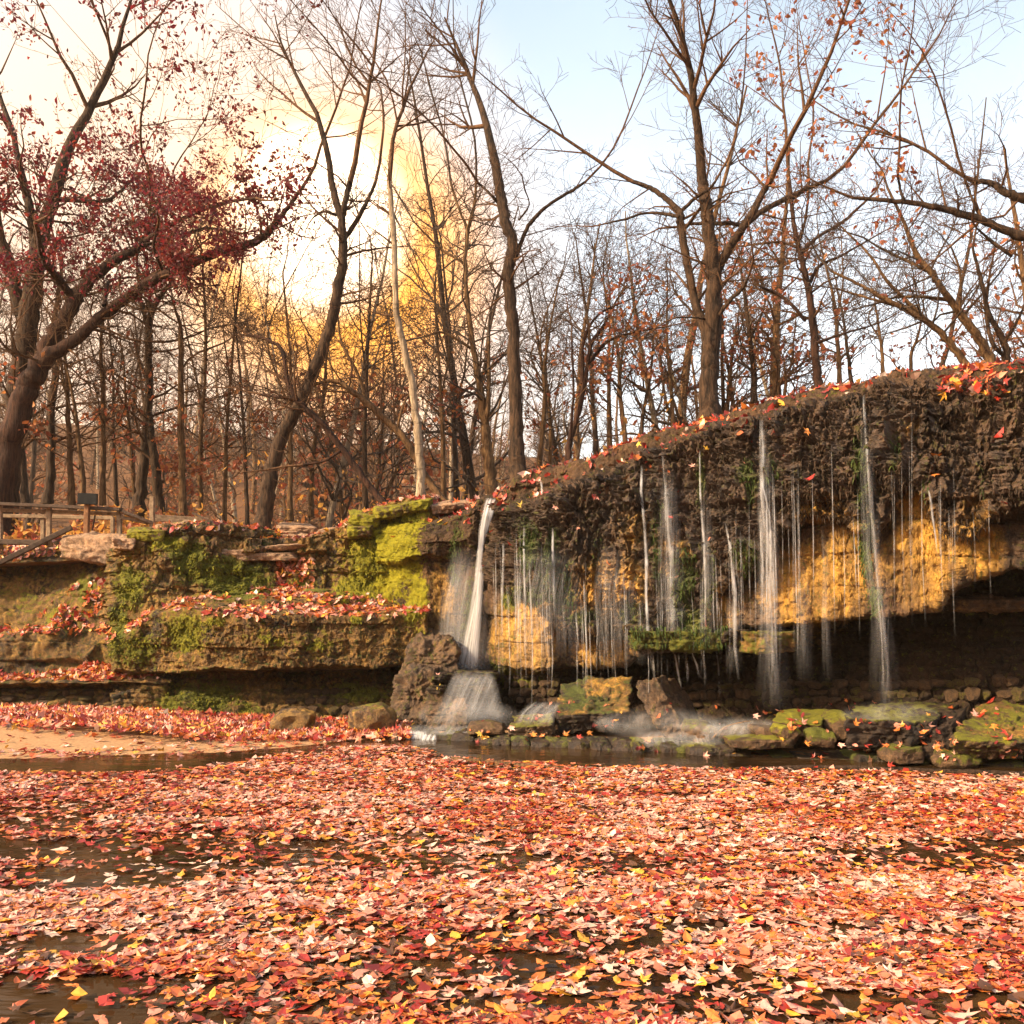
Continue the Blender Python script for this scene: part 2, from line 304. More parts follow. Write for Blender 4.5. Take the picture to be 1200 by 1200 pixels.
# --- the big overhanging cliff on the right
T1p = {430:590,500:586,540:591,565:586,575:585,590:573,605:564,640:554,690:541,720:527,760:513,800:502,830:495,870:483,910:472,960:459,1010:451,1050:440,1100:434,1140:432,1183:428,1260:414,1500:380}
T1Y = {430:14.2,500:13.5,560:13.3,600:13.1,700:12.3,800:11.6,900:11.0,1000:10.5,1100:10.1,1183:9.8,1300:9.4,1500:9.2}
Lp = {430:615,500:612,530:606,550:598,562:588,570:586,578:590,588:602,600:600,640:586,680:569,720:553,760:536,800:521,850:506,900:493,950:479,1000:467,1050:456,1120:452,1183:446,1260:434,1500:400}
M2p = {430:660,500:650,540:660,560:650,575:680,600:690,625:697,645:720,660:738,700:738,730:737,760:738,800:742,825:742,840:692,870:665,890:640,930:606,960:600,1000:610,1025:640,1045:580,1075:560,1095:590,1110:622,1140:628,1160:600,1183:590,1260:590,1500:590}
F2p = {430:745,500:752,540:760,560:770,580:782,640:781,660:780,735:775,745:763,838:762,846:734,930:729,1000:723,1060:718,1097:712,1106:692,1140:675,1183:664,1260:655,1500:650}
def rows_A():
    T = lambda p: I(p, T1Y)
    LY = lambda p: T(p) - .75 - .35 * np.exp(-((p - 640) / 50) ** 2) + .25 * np.exp(-((p - 570) / 9) ** 2)
    return [
     (lambda p: I(p, T1p) + 6, lambda p: T(p) + 4.5),
     (lambda p: I(p, T1p), lambda p: T(p)),
     (lambda p: I(p, T1p) * .25 + I(p, Lp) * .75 - 1, lambda p: T(p) - .12),
     (lambda p: I(p, Lp), LY),
     (lambda p: I(p, Lp) * .45 + I(p, M2p) * .55, lambda p: LY(p) - .30 + .25 * np.exp(-((p - 568) / 12) ** 2)),
     (lambda p: I(p, M2p), lambda p: LY(p) - .42 + .4 * np.exp(-((p - 540) / 40) ** 2)),
     (lambda p: I(p, M2p) + 4, lambda p: LY(p) - .12 + .1 * np.exp(-((p - 540) / 40) ** 2) + .35 * sm(640, 665, p) * sm(748, 730, p)),
     (lambda p: I(p, F2p), lambda p: LY(p) - .16 + .05 * np.exp(-((p - 540) / 40) ** 2) + .35 * sm(640, 665, p) * sm(748, 730, p)),
     (lambda p: I(p, F2p) + 1 + 10 * sm(700, 640, p), lambda p: LY(p) + .25 + 1.5 * sm(640, 760, p)),
     (lambda p: I(p, {430:856,500:856,600:850,700:850,800:845,900:838,1000:835,1100:835,1183:830,1500:830}), lambda p: LY(p) + .0 + .75 * sm(640, 760, p)),
     (lambda p: I(p, {430:868,500:866,600:866,700:872,800:876,900:880,1000:884,1183:890,1500:900}), lambda p: I(p, {430:11.2,600:10.7,700:10.3,800:10.1,900:9.9,1000:9.7,1183:9.4,1500:9.1})),
    ]
def disp_A(V, v, N):
    st = V * np.array([1, 1, .42]); m = {}
    px = V[:, 0] / V[:, 1] * F + 600
    drape = w_in(v, 2.6, 5.15, .25) * sm(545, 600, px) * .9 + .1; top = w_in(v, 0, 2.5); face = w_in(v, 5.6, 7.2, .3) + w_in(v, 2.6, 5.6) * (1 - sm(545, 600, px)); back = w_in(v, 7.8, 9.2, .25); floor = sm(8.9, 9.4, v)
    st = V * np.array([1, 1, .30]) + .10 * fbm(V * 3, 8, 2)[:, None]; r1 = 1 - 2 * np.abs(fbm(st * 5, 2, 4)); r2 = 1 - 2 * np.abs(fbm(st * 13, 19, 3))
    d = drape * (.22 * fbm(st * 2.0, 1, 3) + .10 * fbm(V * 3.5, 14, 4) + .10 * r1 + .06 * r2 + .035 * fbm(V * np.array([30, 30, 16]), 9, 3) + .02 * fbm(V * 60, 39, 2))
    s3, j3 = strata(V, .19, .55, 88); d += drape * (.15 * s3 - .05 * j3)
    f1, f2, h = voro(st * np.array([7, 7, 11]), 5)
    d += drape * (.07 * (h - .5) - .04 * (1 - sm(0, .3, f2 - f1)))
    f1, f2, h = voro(st * np.array([17, 17, 34]) + .5 * r2[:, None], 6)
    f1d, f2d, hd = voro(V * np.array([34, 34, 30]), 26); d += drape * (.05 * (hd - .5))
    d += drape * (.085 * (h - .5) - .03 * (1 - sm(0, .3, f2 - f1)))
    so, sj = strata(V, .34, 1.3, 31); so2, sj2 = strata(V, .075, .32, 41)
    d += face * (.08 * fbm(V * 2.5, 3, 4) + .045 * fbm(V * 9, 4, 5) + .10 * so - .02 * sj + .03 * (voro(V * np.array([12, 12, 14]), 33)[2] - .5))
    lb = sm(780, 792, HZ - (V[:, 2] - CH) / V[:, 1] * F); f1c, f2c, hc = voro(V * np.array([5.5, 5.5, 8]), 77)
    d += back * ((.12 * so2 - .04 * sj2) * (1 - lb) + lb * (.13 * (hc - .5) - .07 * (1 - sm(0, .12, f2c - f1c))) + .04 * fbm(V * 5, 6, 4))
    d += top * (.05 * fbm(V * 5, 7, 4) + .10 * so + .03 * fbm(V * 20, 3, 3)) + floor * (.05 * fbm(V * 4, 12, 4) + .02 * fbm(V * 20, 13, 3))
    D = N * d[:, None]
    D[:, 2] *= 1 - .6 * drape
    return D
A_o, A_V, A_v, A_Q = cliff('cliff', 440, 1420, 820, rows_A(), disp_A, 'overhanging dark brown rock cliff with hanging moss and ochre face where water drips down', 1)

# --- mossy promontory with leafy ledge
def rows_B():
    turn = lambda p: 2.6 * sm(134, 120, p) + 1.6 * sm(500, 509, p)
    TY = lambda p: I(p, {110:13.6,190:13.5,250:13.45,330:13.8,390:13.75,412:13.5,500:13.1}) + turn(p)
    Tp = {110:668,125:655,140:636,152:630,175:620,195:616,220:617,250:613,290:620,330:626,365:630,395:622,410:606,440:596,470:588,500:585}
    return [
     (lambda p: I(p, Tp) + 5, lambda p: TY(p) + 4),
     (lambda p: I(p, Tp), TY),
     (lambda p: I(p, {110:700,150:665,200:655,250:664,290:655,340:665,395:640,412:632,500:630}), lambda p: TY(p) - .08),
     (lambda p: I(p, {110:760,150:740,185:716,210:708,250:699,300:693,340:690,390:692,420:703,500:712}), lambda p: I(p, {110:13.0,185:12.9,250:13.2,330:13.55,390:13.5,412:13.3,500:12.9}) + turn(p)),
     (lambda p: I(p, {110:762,150:744,185:718,220:713,250:718,300:722,400:722,450:720,500:717}), lambda p: I(p, {110:12.9,185:12.7,250:12.3,330:12.2,500:12.3}) + turn(p)),
     (lambda p: I(p, {110:782,185:789,250:785,330:784,400:783,450:781,480:776,500:772}), lambda p: I(p, {110:12.9,185:12.7,250:12.3,330:12.2,500:12.3}) + .03 + turn(p)),
     (lambda p: I(p, {110:788,185:792,250:788,330:787,400:786,450:784,500:776}), lambda p: I(p, {110:13.1,185:13.2,250:13.3,330:13.4,500:13.3}) + turn(p)),
     (lambda p: I(p, {110:838,200:848,300:851,400:853,500:854}), lambda p: I(p, {110:12.8,185:12.6,250:12.5,330:12.4,500:12.3}) + turn(p)),
     (lambda p: I(p, {110:850,200:860,300:865,400:866,500:866}), lambda p: I(p, {110:12.0,500:11.3})),
    ]
def disp_B(V, v, N):
    up = w_in(v, 1, 2.8, .25); led = w_in(v, 3, 3.9, .2); fr = w_in(v, 4.1, 5.1, .2); bk = w_in(v, 5.8, 7.2, .25)
    so, sj = strata(V, .24, .75, 51); so2, sj2 = strata(V, .07, .5, 61); st = V * np.array([1, 1, .6])
    d = up * (.20 * so - .05 * sj + .10 * fbm(V * 2.5, 21, 4) + .08 * fbm(st * 9, 22, 4) + .12 * (voro(V * np.array([4, 4, 5.5]) + .4 * fbm(V * 4, 30, 2)[:, None], 31)[2] - .5) + .05 * (voro(V * 13, 32)[2] - .5))
    d += led * (.10 * so2 + .05 * fbm(V * 4, 23, 4)) + fr * (.08 * fbm(V * 2, 24, 4) + .05 * fbm(V * 8, 25, 4) + .03 * fbm(V * 30, 27, 3) + .10 * (voro(V * np.array([4, 4, 7]) + .4 * fbm(V * 4, 29, 2)[:, None], 28)[2] - .5) * .6 + .14 * strata(V, .30, .9, 52)[0])
    f1, f2, h = voro(V * np.array([3, 3, 6]), 66)
    d += bk * (.10 * so2 - .04 * sj2 + .10 * fbm(st * 4, 26, 4) + .03 * fbm(V * 16, 28, 3) + .06 * (h - .5))
    return N * d[:, None]
B_o, B_V, B_v, B_Q = cliff('rock_promontory', 116, 512, 420, rows_B(), disp_B, 'mossy rock promontory with a leaf strewn ledge above an undercut', 2)

# --- low ledges at far left
def rows_C():
    return [
     (lambda p: I(p, {-400:640,18:640,200:640}), lambda p: p * 0 + 19.5),
     (lambda p: I(p, {-400:642,18:640,66:634,100:629,200:628}), lambda p: I(p, {-400:15.6,200:15.4})),
     (lambda p: I(p, {-400:735,18:738,45:735,75:705,100:680,120:668,200:668}), lambda p: I(p, {-400:14.6,200:14.6})),
     (lambda p: I(p, {-400:748,18:747,60:745,80:742,200:740}), lambda p: I(p, {-400:14.2,60:14.1,90:14.3,200:14.2})),
     (lambda p: I(p, {-400:784,18:788,80:783,110:775,200:772}), lambda p: I(p, {-400:14.0,200:14.0})),
     (lambda p: I(p, {-400:798,18:797,100:797,200:796}), lambda p: I(p, {-400:12.9,100:13.0,200:12.9})),
     (lambda p: I(p, {-400:803,18:802,200:801}), lambda p: I(p, {-400:12.95,200:12.95})),
     (lambda p: I(p, {-400:806,18:805,200:804}), lambda p: I(p, {-400:13.4,200:13.4})),
     (lambda p: I(p, {-400:834,18:832,200:836}), lambda p: I(p, {-400:13.1,200:13.0})),
     (lambda p: I(p, {-400:846,18:848,200:850}), lambda p: I(p, {-400:12.1,200:12.2})),
    ]
def disp_C(V, v, N):
    so, sj = strata(V, .26, 1.1, 71); so2, sj2 = strata(V, .06, .3, 81)
    wl = w_in(v, 1, 5, .4); bk = w_in(v, 6, 9, .3)
    d = wl * (.12 * so - .03 * sj + .14 * fbm(V * 2.2, 33, 4) + .04 * fbm(V * 12, 34, 4)) + bk * (.12 * so2 - .04 * sj2 + .04 * fbm(V * 6, 35, 3))
    return N * d[:, None]
C_o, C_V, C_v, C_Q = cliff('rock_ledges', -380, 200, 330, rows_C(), disp_C, 'low stepped brown rock ledges strewn with red leaves', 3)

def bvh_of(G, s=2):
    g = G[::s, ::s]; R, n, _ = g.shape; a = np.arange(R * n).reshape(R, n)
    q = np.stack([a[:-1, :-1], a[1:, :-1], a[1:, 1:], a[:-1, 1:]], 2).reshape(-1, 4)
    return BVHTree.FromPolygons([tuple(p) for p in g.reshape(-1, 3).tolist()], q.tolist())
BV = [bvh_of(A_V), bvh_of(B_V), bvh_of(C_V)]
CAM = Vector((0, 0, CH))
def hit(px, py, which=(0, 1, 2)):
    d = Vector(((px - 600) / F, 1, -(py - HZ) / F)).normalized(); best = None
    for k in which:
        l, nn, i, t = BV[k].ray_cast(CAM, d)
        if l is not None and (best is None or t < best[2]): best = (l, nn, t)
    return best

# ------------------------------------------------------------------ ground, pool, forest floor
def shoreY(X):  # far edge of the pool
    px = 600 + X / 9.8 * F
    return I(px, {-3000:9.0,-200:9.1,18:9.25,200:9.5,330:10.1,430:10.7,480:10.95,600:10.3,700:10.0,900:9.6,1183:9.0,1400:8.8,4000:8.8})
xs = np.concatenate([np.linspace(-400, -12, 40), np.linspace(-11.5, 11.5, 300), np.linspace(12, 400, 40)])
ys = np.concatenate([np.linspace(-400, 2, 40), np.linspace(2.3, 14.5, 180)])
XX, YY = np.meshgrid(xs, ys); pts = np.stack([XX.ravel(), YY.ravel(), 0 * XX.ravel()], 1)
dz = pts[:, 1] - shoreY(pts[:, 0]); nearb = np.exp(-(np.clip(-dz - 60, 0, 999)) / 8)
pts[:, 2] = np.where((pts[:, 1] > 11.2) & (pts[:, 1] < 20) & (pts[:, 0] > -4.7) & (pts[:, 0] < 12), -.12, np.clip(dz * np.where(dz > 0, .022, .065), -.3, .07)) + .012 * fbm(pts * np.array([1.3, 1.3, 1]), 91, 4) + np.maximum(sm(13, 34, np.abs(pts[:, 0])) * 9 * sm(13, 3, pts[:, 1]), sm(-4, -34, pts[:, 1]) * 13) * (1 + .25 * fbm(pts * .08, 92, 3))  # slopes behind and beside the camera are added, unseen, to block low sky light
a = np.arange(XX.size).reshape(XX.shape); Q = np.stack([a[:-1, :-1], a[:-1, 1:], a[1:, 1:], a[1:, :-1]], 2).reshape(-1, 4)
tag(mesh_np('creek_bank', pts, Q, [M_sand, M_litter], mi=(pts[Q[:, 0], 2] > .4).astype(int)), 'bare tan sand bank between the leaf pile and the pool, with slopes added out of view to block low sky', kind='structure')
tag(mesh_np('pool_water', [(-18, -9, 0), (18, -9, 0), (18, 12.2, 0), (-18, 12.2, 0)], [(0, 1, 2, 3)], M_water, smooth=False), 'shallow brown pool mostly covered by floating leaves', kind='structure')

def floorz(X, Y):
    base = np.interp(X, [-40, -8, -4, 0, 2, 5, 12, 60], [2.3, 2.35, 2.5, 2.75, 3.3, 3.95, 4.4, 4.5])
    r = np.clip(Y - 14, 0, None); side = np.interp(X / np.maximum(Y, 1), [-.8, -.5, -.1, .1, .6], [.235, .235, .20, .16, .13])
    h = side * np.clip(r - 16, 0, 85) * sm(10, 40, r) + .01 * r
    return base * np.exp(-r / 200) + h + .35 * fbm(np.stack([X * .12, Y * .12, X * 0], -1), 95, 3)
xs = np.linspace(-260, 260, 260); ys = np.concatenate([np.linspace(14.5, 40, 60), np.linspace(41, 500, 60)])
XX, YY = np.meshgrid(xs, ys); Z = floorz(XX, YY); pts = np.stack([XX.ravel(), YY.ravel(), Z.ravel() - .12], 1)
a = np.arange(XX.size).reshape(XX.shape); Q = np.stack([a[:-1, :-1], a[:-1, 1:], a[1:, 1:], a[1:, :-1]], 2).reshape(-1, 4)
tag(mesh_np('forest_floor', pts, Q, M_litter), 'wooded slope carpeted with brown leaf litter', kind='structure')

# ------------------------------------------------------------------ leaves
def leaf_shape(kind):
    if kind == 0:   # five-lobed maple
        A = [270, 215, 195, 160, 150, 115, 90, 65, 30, 20, -15, -35]; R_ = [.25, .35, .62, .40, .95, .50, 1.15, .50, .95, .40, .62, .35]
    elif kind == 1: # oak
        A = [270, 235, 200, 180, 150, 130, 90, 50, 30, 0, -20, -55]; R_ = [.95, .55, .42, .58, .45, .7, 1.1, .7, .45, .58, .42, .55]
    else: A = [270, 210, 150, 90, 30, -30]; R_ = [1.1, .6, .6, 1.1, .6, .6]
    o = np.array([(r * math.cos(math.radians(a)), r * math.sin(math.radians(a)), 0) for a, r in zip(A, R_)])
    V = np.vstack([[0, 0, 0], o]); k = len(A); T = np.array([(0, i + 1, (i + 1) % k + 1) for i in range(k)]); return V, T
SH = [leaf_shape(k) for k in range(3)]
def norm(a): return a / (np.linalg.norm(a, axis=-1, keepdims=True) + 1e-9)
PAL = np.array([(.70,.30,.21),(.76,.40,.30),(.66,.23,.12),(.56,.13,.035),(.68,.20,.035),(.40,.035,.018),(.26,.025,.015),(.76,.38,.04),(.13,.055,.022),(.80,.54,.40)])
def leaves(name, Pp, Nn, size, colw, label, tilt=.25, kinds=(0, 0, 1), curl=.35, par=None, parent_kind='stuff', mat=None, pal=None, seed=1):
    r = np.random.default_rng(seed); n = len(Pp); pal = PAL if pal is None else pal
    kd = r.choice(kinds, n); ci = r.choice(len(pal), n, p=np.array(colw) / sum(colw)); C = pal[ci] * r.uniform(.7, 1.15, (n, 1)); C = np.clip(C, 0, .95)
    Nn = norm(Nn + r.normal(0, tilt, (n, 3))); t = norm(np.cross(Nn, r.normal(0, 1, (n, 3)))); b = np.cross(Nn, t)
    sz = size * r.uniform(.45, 1.45, n) if np.isscalar(size) else size
    cu = r.uniform(-.2, 1, n) * curl; Vs, Ts, Cs, off = [], [], [], 0
    for k in set(kinds):
        s = kd == k; m = s.sum()
        if not m: continue
        V0, T0 = SH[k]; rad = (V0 ** 2).sum(1); jit = r.uniform(.8, 1.2, (m, len(V0), 1))
        loc = V0[None] * jit
        W_ = Pp[s][:, None] + sz[s][:, None, None] * (loc[..., :1] * t[s][:, None] + loc[..., 1:2] * b[s][:, None] + (rad[None] * cu[s][:, None] + r.uniform(-.1, .1, (m, len(V0))))[..., None] * Nn[s][:, None])
        Vs.append(W_.reshape(-1, 3)); Ts.append((T0[None] + (np.arange(m) * len(V0))[:, None, None]).reshape(-1, 3) + off)
        Cs.append(np.repeat(np.hstack([C[s], np.ones((m, 1))]), len(V0), 0)); off += m * len(V0)
    o = mesh_np(name, np.vstack(Vs), np.vstack(Ts), mat or M_leaf, col=np.vstack(Cs), smooth=False)
    tag(o, label, kind=parent_kind); return o

# floating leaves on the pool: even on screen would bunch, so spread by true area with noise gaps
n = 190000; Y = rng.uniform(2.6, 11, n); X = rng.uniform(-1, 1, n) * (.62 * Y + .6); p = np.stack([X, Y, np.full(n, .005)], 1)
px = X / Y * F + 600; py = HZ + CH / Y * F
q = np.stack([X * .55, Y * 2.6, X * 0], 1); g1 = fbm(q, 101, 4); q2 = np.stack([X * 1.5, Y * 7, X * 0], 1); g2 = fbm(q2, 103, 3)
g3 = fbm(np.stack([X * 2.5, Y * 14, X * 0], 1), 107, 3); dens = (.42 + .50 * sm(-.40, .0, g1 * .6 + g2 * .5)) * (.38 + .62 * sm(-.30, .0, g3))
edge = I(px, {-500:902,18:906,150:905,250:898,330:884,430:874,470:874,500:881,560:893,700:898,900:902,1000:902,1183:908,1500:912})   # near limit of the open water band
dens *= sm(-1.5, 5, py - edge + 3 * g2)
lt = sm(380, 60, px) * sm(935, 900, py); dens *= 1 - .8 * lt * sm(.25, -.1, g1)
dens *= 1 - .75 * sm(300, 60, px) * sm(.1, -.2, g1) * sm(905, 930, py)
dens *= 1 - .8 * sm(972, 990, py) * sm(0.0, -.25, g1) 
keep = (rng.uniform(0, 1, n) < dens) & (px > -60) & (px < 1260)
p = p[keep]; p[:, 2] += rng.uniform(0, .02, len(p))
pz = fbm(np.stack([p[:, 0] * .9, p[:, 1] * 3.2, p[:, 0] * 0], 1), 109, 3) + rng.normal(0, .16, len(p)); up_ = np.tile([0, 0, 1.], (len(p), 1))
leaves('floating_leaves', p[pz > 0], up_[pz > 0], .038, [14, 13, 9, 4, 6, 3, 2, 4, 3, 14], 'pale pink and peach leaves floating over the pool', .13, (0, 0, 1, 1, 2), .35, seed=5)
leaves('floating_leaves', p[pz <= 0], up_[pz <= 0], .038, [4, 3, 9, 11, 9, 12, 8, 4, 9, 2], 'patches of deep red orange and brown leaves floating among the pale ones', .13, (0, 0, 1, 1, 2), .35, seed=55)
# leaf drift along the foot of the ledges on the left
n = 9000; px = rng.uniform(-60, 480, n); top = I(px, {-60:828,18:829,120:834,200:837,300:842,400:847,480:851}); bot = I(px, {-60:848,18:847,100:849,160:854,250:866,330:878,480:874})
py = top + (bot - top) * rng.uniform(0, 1, n) ** 1.3 + rng.normal(0, 2, n); Y = I(px, {-60:12.9,200:12.3,480:11.5}) - (py - top) / (bot - top) * I(px, {-60:1.3,200:2.0,480:.9})
x = (px - 600) / F * Y; zz = np.clip(CH - (py - HZ) / F * Y, .03, .16) + rng.uniform(-.01, .03, n); drift = np.stack([x, Y, zz], 1)
leaves('leaf_drift', drift, np.tile([0, -.35, 1.], (n, 1)), .058, [2, 1, 3, 6, 6, 8, 6, 3, 3, 1], 'deep drift of red and orange leaves along the foot of the ledges', .5, (0, 0, 1), .5, seed=6)
n = 1500; px = rng.uniform(-60, 420, n); Y = rng.uniform(9.4, 12, n); x = (px - 600) / F * Y; k = (Y > shoreY(x) - .1) & (rng.uniform(0, 1, n) < np.where(Y < shoreY(x) + .5, .95, .22))
pp = np.stack([x, Y, np.clip((Y - shoreY(x)) * .022, 0, .07) + .02], 1)[k]
leaves('bank_leaves', pp, np.tile([0, 0, 1.], (len(pp), 1)), .05, [8, 5, 4, 4, 3, 5, 3, 3, 2, 3], 'scattered dry leaves along the sandy bank', .3, seed=7)

def scatter_on(G, vv, cond, density, seed, lift=.012):
    a, b, c = G[:-1, :-1], G[1:, :-1], G[:-1, 1:]; N = np.cross(b - a, c - a); ar = np.linalg.norm(N, axis=2); N = N / (ar[..., None] + 1e-9)
    cen = (a + b + c) / 3; r = np.random.default_rng(seed); ok = cond(cen.reshape(-1, 3), vv[:-1, :-1].ravel(), N.reshape(-1, 3)) * ar.ravel() * density
    k = r.uniform(0, 1, len(ok)) < ok; return cen.reshape(-1, 3)[k] + N.reshape(-1, 3)[k] * lift, N.reshape(-1, 3)[k]
def pxy(c): return c[:, 0] / c[:, 1] * F + 600, HZ - (c[:, 2] - CH) / c[:, 1] * F
def cB(c, v, N):
    x, y = pxy(c); nz = fbm(c * 3, 5, 3)
    return ((v > 2.9) & (v < 4.05) & (N[:, 2] > .25)) * sm(-.25, .2, nz) * 1.0 + ((v > .6) & (v < 1.3) & (N[:, 2] > .5)) * .35 * (x > 180) + ((np.abs(x - 345) < 22) & (y > 655) & (y < 700) & (N[:, 2] > .1)) * 1.3
pp, nn = scatter_on(B_V, B_v, cB, 620, 11)
leaves('ledge_leaves', pp, nn, .050, [4, 3, 5, 6, 7, 6, 3, 5, 3, 3], 'red and yellow leaves lying along the mossy promontory ledge', .35, (0, 1, 2), .5, seed=12)
def cC(c, v, N):
    x, y = pxy(c); nz = fbm(c * 2.5, 6, 3)
    return ((v > 4) & (v < 5.05) & (N[:, 2] > .3)) * sm(-.4, .1, nz) * 1.4 + ((v > 1.9) & (v < 3.05) & (N[:, 2] > .3)) * sm(-.1, .3, nz) + ((v > .6) & (v < 1.2)) * .5
pp, nn = scatter_on(C_V, C_v, cC, 620, 13)
leaves('step_leaves', pp, nn, .055, [2, 2, 3, 5, 6, 8, 5, 4, 2, 2], 'red leaves piled on the stepped ledges at left', .4, (0, 1, 2), .5, seed=14)
def cA(c, v, N):
    x, y = pxy(c); nz = fbm(c * 2.2, 7, 3)
    return ((v > .55) & (v < 2.2) & (N[:, 2] > .2)) * sm(-.3, .2, nz) * 1.0 + ((v > 2.2) & (v < 3.4) & (N[:, 2] > .3)) * sm(-.1, .35, nz) * .5 + ((np.abs(x - 1140) < 40) & (y < 462)) * 1.3 + ((v > 3.4) & (v < 5) & (N[:, 2] > .6)) * .03
pp, nn = scatter_on(A_V, A_v, cA, 110, 15)
leaves('cliff_top_leaves', pp, nn, .055, [1, 1, 3, 5, 4, 9, 9, 2, 8, 1], 'brown and red leaves caught along the cliff top', .45, (0, 1, 2), .6, seed=16)

# ------------------------------------------------------------------ hanging moss and roots on the overhang (blades)
def blades(name, Pp, Nn, L, wdt, mat, label, seed, flare=.35):
    r = np.random.default_rng(seed); n = len(Pp); Ls = L * r.uniform(.5, 1.5, n); ws = wdt * r.uniform(.6, 1.4, n)
    side = norm(np.cross(Nn, [0, 0, 1.]) + r.normal(0, .3, (n, 3))); out = norm(Nn * [1, 1, .2]); dn = np.array([0, 0, -1.]) + r.normal(0, .12, (n, 3)) + out * flare * r.uniform(.2, 1, (n, 1))
    a = Pp - out * .02; m = a + dn * Ls[:, None] * .5 + out * .02; e = a + dn * Ls[:, None] + out * .01
    V = np.stack([a - side * ws[:, None], a + side * ws[:, None], m + side * ws[:, None] * .8, m - side * ws[:, None] * .8, e + side * ws[:, None] * .15, e - side * ws[:, None] * .15], 1).reshape(-1, 3)
    b = (np.arange(n) * 6)[:, None]; Qd = np.concatenate([b + [0, 1, 2, 3], b + [3, 2, 4, 5]], 0)
    return tag(mesh_np(name, V, Qd, mat, smooth=False), label, kind='stuff')
def cR(c, v, N):
    x, y = pxy(c); return ((v > 2.9) & (v < 5.6)) * sm(560, 600, x) * sm(-.35, .2, fbm(c * 2.5, 44, 3)) * (1 + 3 * ((v > 4.6)))
pp, nn = scatter_on(A_V, A_v, cR, 520, 17); blades('hanging_roots', pp, nn, .055, .006, M_root, 'dark brown roots and rotted moss hanging from the overhang', 18)
def cG(c, v, N):
    x, y, mo, ye, oc = masks(c, 12); return ((v > 2.8) & (v < 7.0)) * np.clip(mo * (1.2 - ye) - .25, 0, 1)
pp, nn = scatter_on(A_V, A_v, cG, 4200, 19); blades('hanging_moss', pp, nn, .06, .007, M_fern, 'green moss streaks hanging where the water runs', 20)
def cY(c, v, N):
    x, y, mo, ye, oc = masks(c, 13); return np.clip(mo - .35, 0, 1) * (v < 7.1)
pp, nn = scatter_on(B_V, B_v, cY, 2600, 21); blades('cushion_moss', pp, nn, .032, .009, M_moss, 'tufts of moss on the promontory face', 22, 1.2)

n = 228; x_ = np.concatenate([rng.normal(a_, 5, 38) for a_ in (748, 772, 798, 818, 826, 845)]); y_ = rng.uniform(733, 757, n); pp = np.stack([(x_ - 600) / F * 10.16, np.full(n, 10.16), CH - (y_ - HZ) / F * 10.16], 1)
blades('block_moss', pp, np.tile([0, -1., 0], (n, 1)), .055, .006, M_fern, 'wet green moss hanging over the protruding block', 23)
# ------------------------------------------------------------------ stones and boulders
def ico(sub):
    import bmesh
    bm = bmesh.new(); bmesh.ops.create_icosphere(bm, subdivisions=sub, radius=1); V = np.array([v.co[:] for v in bm.verts]); T = np.array([[v.index for v in f.verts] for f in bm.faces]); bm.free(); return V, T
ICO = {k: ico(k) for k in (2, 3, 4, 5, 6)}
def rock_verts(size, seed, sub=4, box=.55, cuts=7, rough=.05, fine=.012, rot=None, beds=0):
    r = np.random.default_rng(seed); V0, T0 = ICO[sub]; V = V0 / np.max(np.abs(V0), axis=1, keepdims=True) * box * .95 + V0 * (1 - box)
    for _ in range(cuts):
        nn = norm(r.normal(0, 1, 3)); d = np.max(V @ nn) * r.uniform(.70, .92); ex = np.clip(V @ nn - d, 0, None); V = V - ex[:, None] * nn * .95
    V = V * (np.array(size) / 2); s = min(size)
    D = norm(V); V = V + D * (rough * s * 2.2 * fbm(V / s * 1.6 + seed, seed, 4) + fine * fbm(V * 22 + seed, seed + 1, 4))[:, None]
    if beds: so, sj = strata(V + seed, beds, 5, seed); V[:, :2] += D[:, :2] * (so * .03 - sj * .02)[:, None]
    if rot is not None: V = V @ np.array(Euler(rot).to_matrix()).T
    return V, T0
def stone(name, px0, px1, py0, py1, Y, depth, label, cat, seed, rot=(0, 0, 0), moss=(0, .3), ochre=0., wet=.3, box=.55, sub=5, group=None, rough=.05, cuts=7, beds=0, par=None):
    w = (px1 - px0) / F * Y; h = (py1 - py0) / F * Y
    V, T = rock_verts((w * 1.04, depth, h * 1.06), seed, sub, box, cuts, rough, .012, rot, beds)
    c = P((px0 + px1) / 2, (py0 + py1) / 2, Y + depth / 2 * .6)
    nz = norm(V)[:, 2]; mo = moss[0] * np.clip(.35 + .9 * nz + .5 * fbm(V * 3, seed, 3), 0, 1.3); oc = ochre * np.clip(.8 + .6 * fbm(V * 2.5, seed + 4, 3), 0, 1.3)
    col = np.stack([mo, oc, np.full(len(V), moss[1]), np.full(len(V), wet)], 1)
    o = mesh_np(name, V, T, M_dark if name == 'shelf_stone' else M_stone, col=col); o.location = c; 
    if par is None: tag(o, label, cat, group)
    else: o.parent = par
    return o
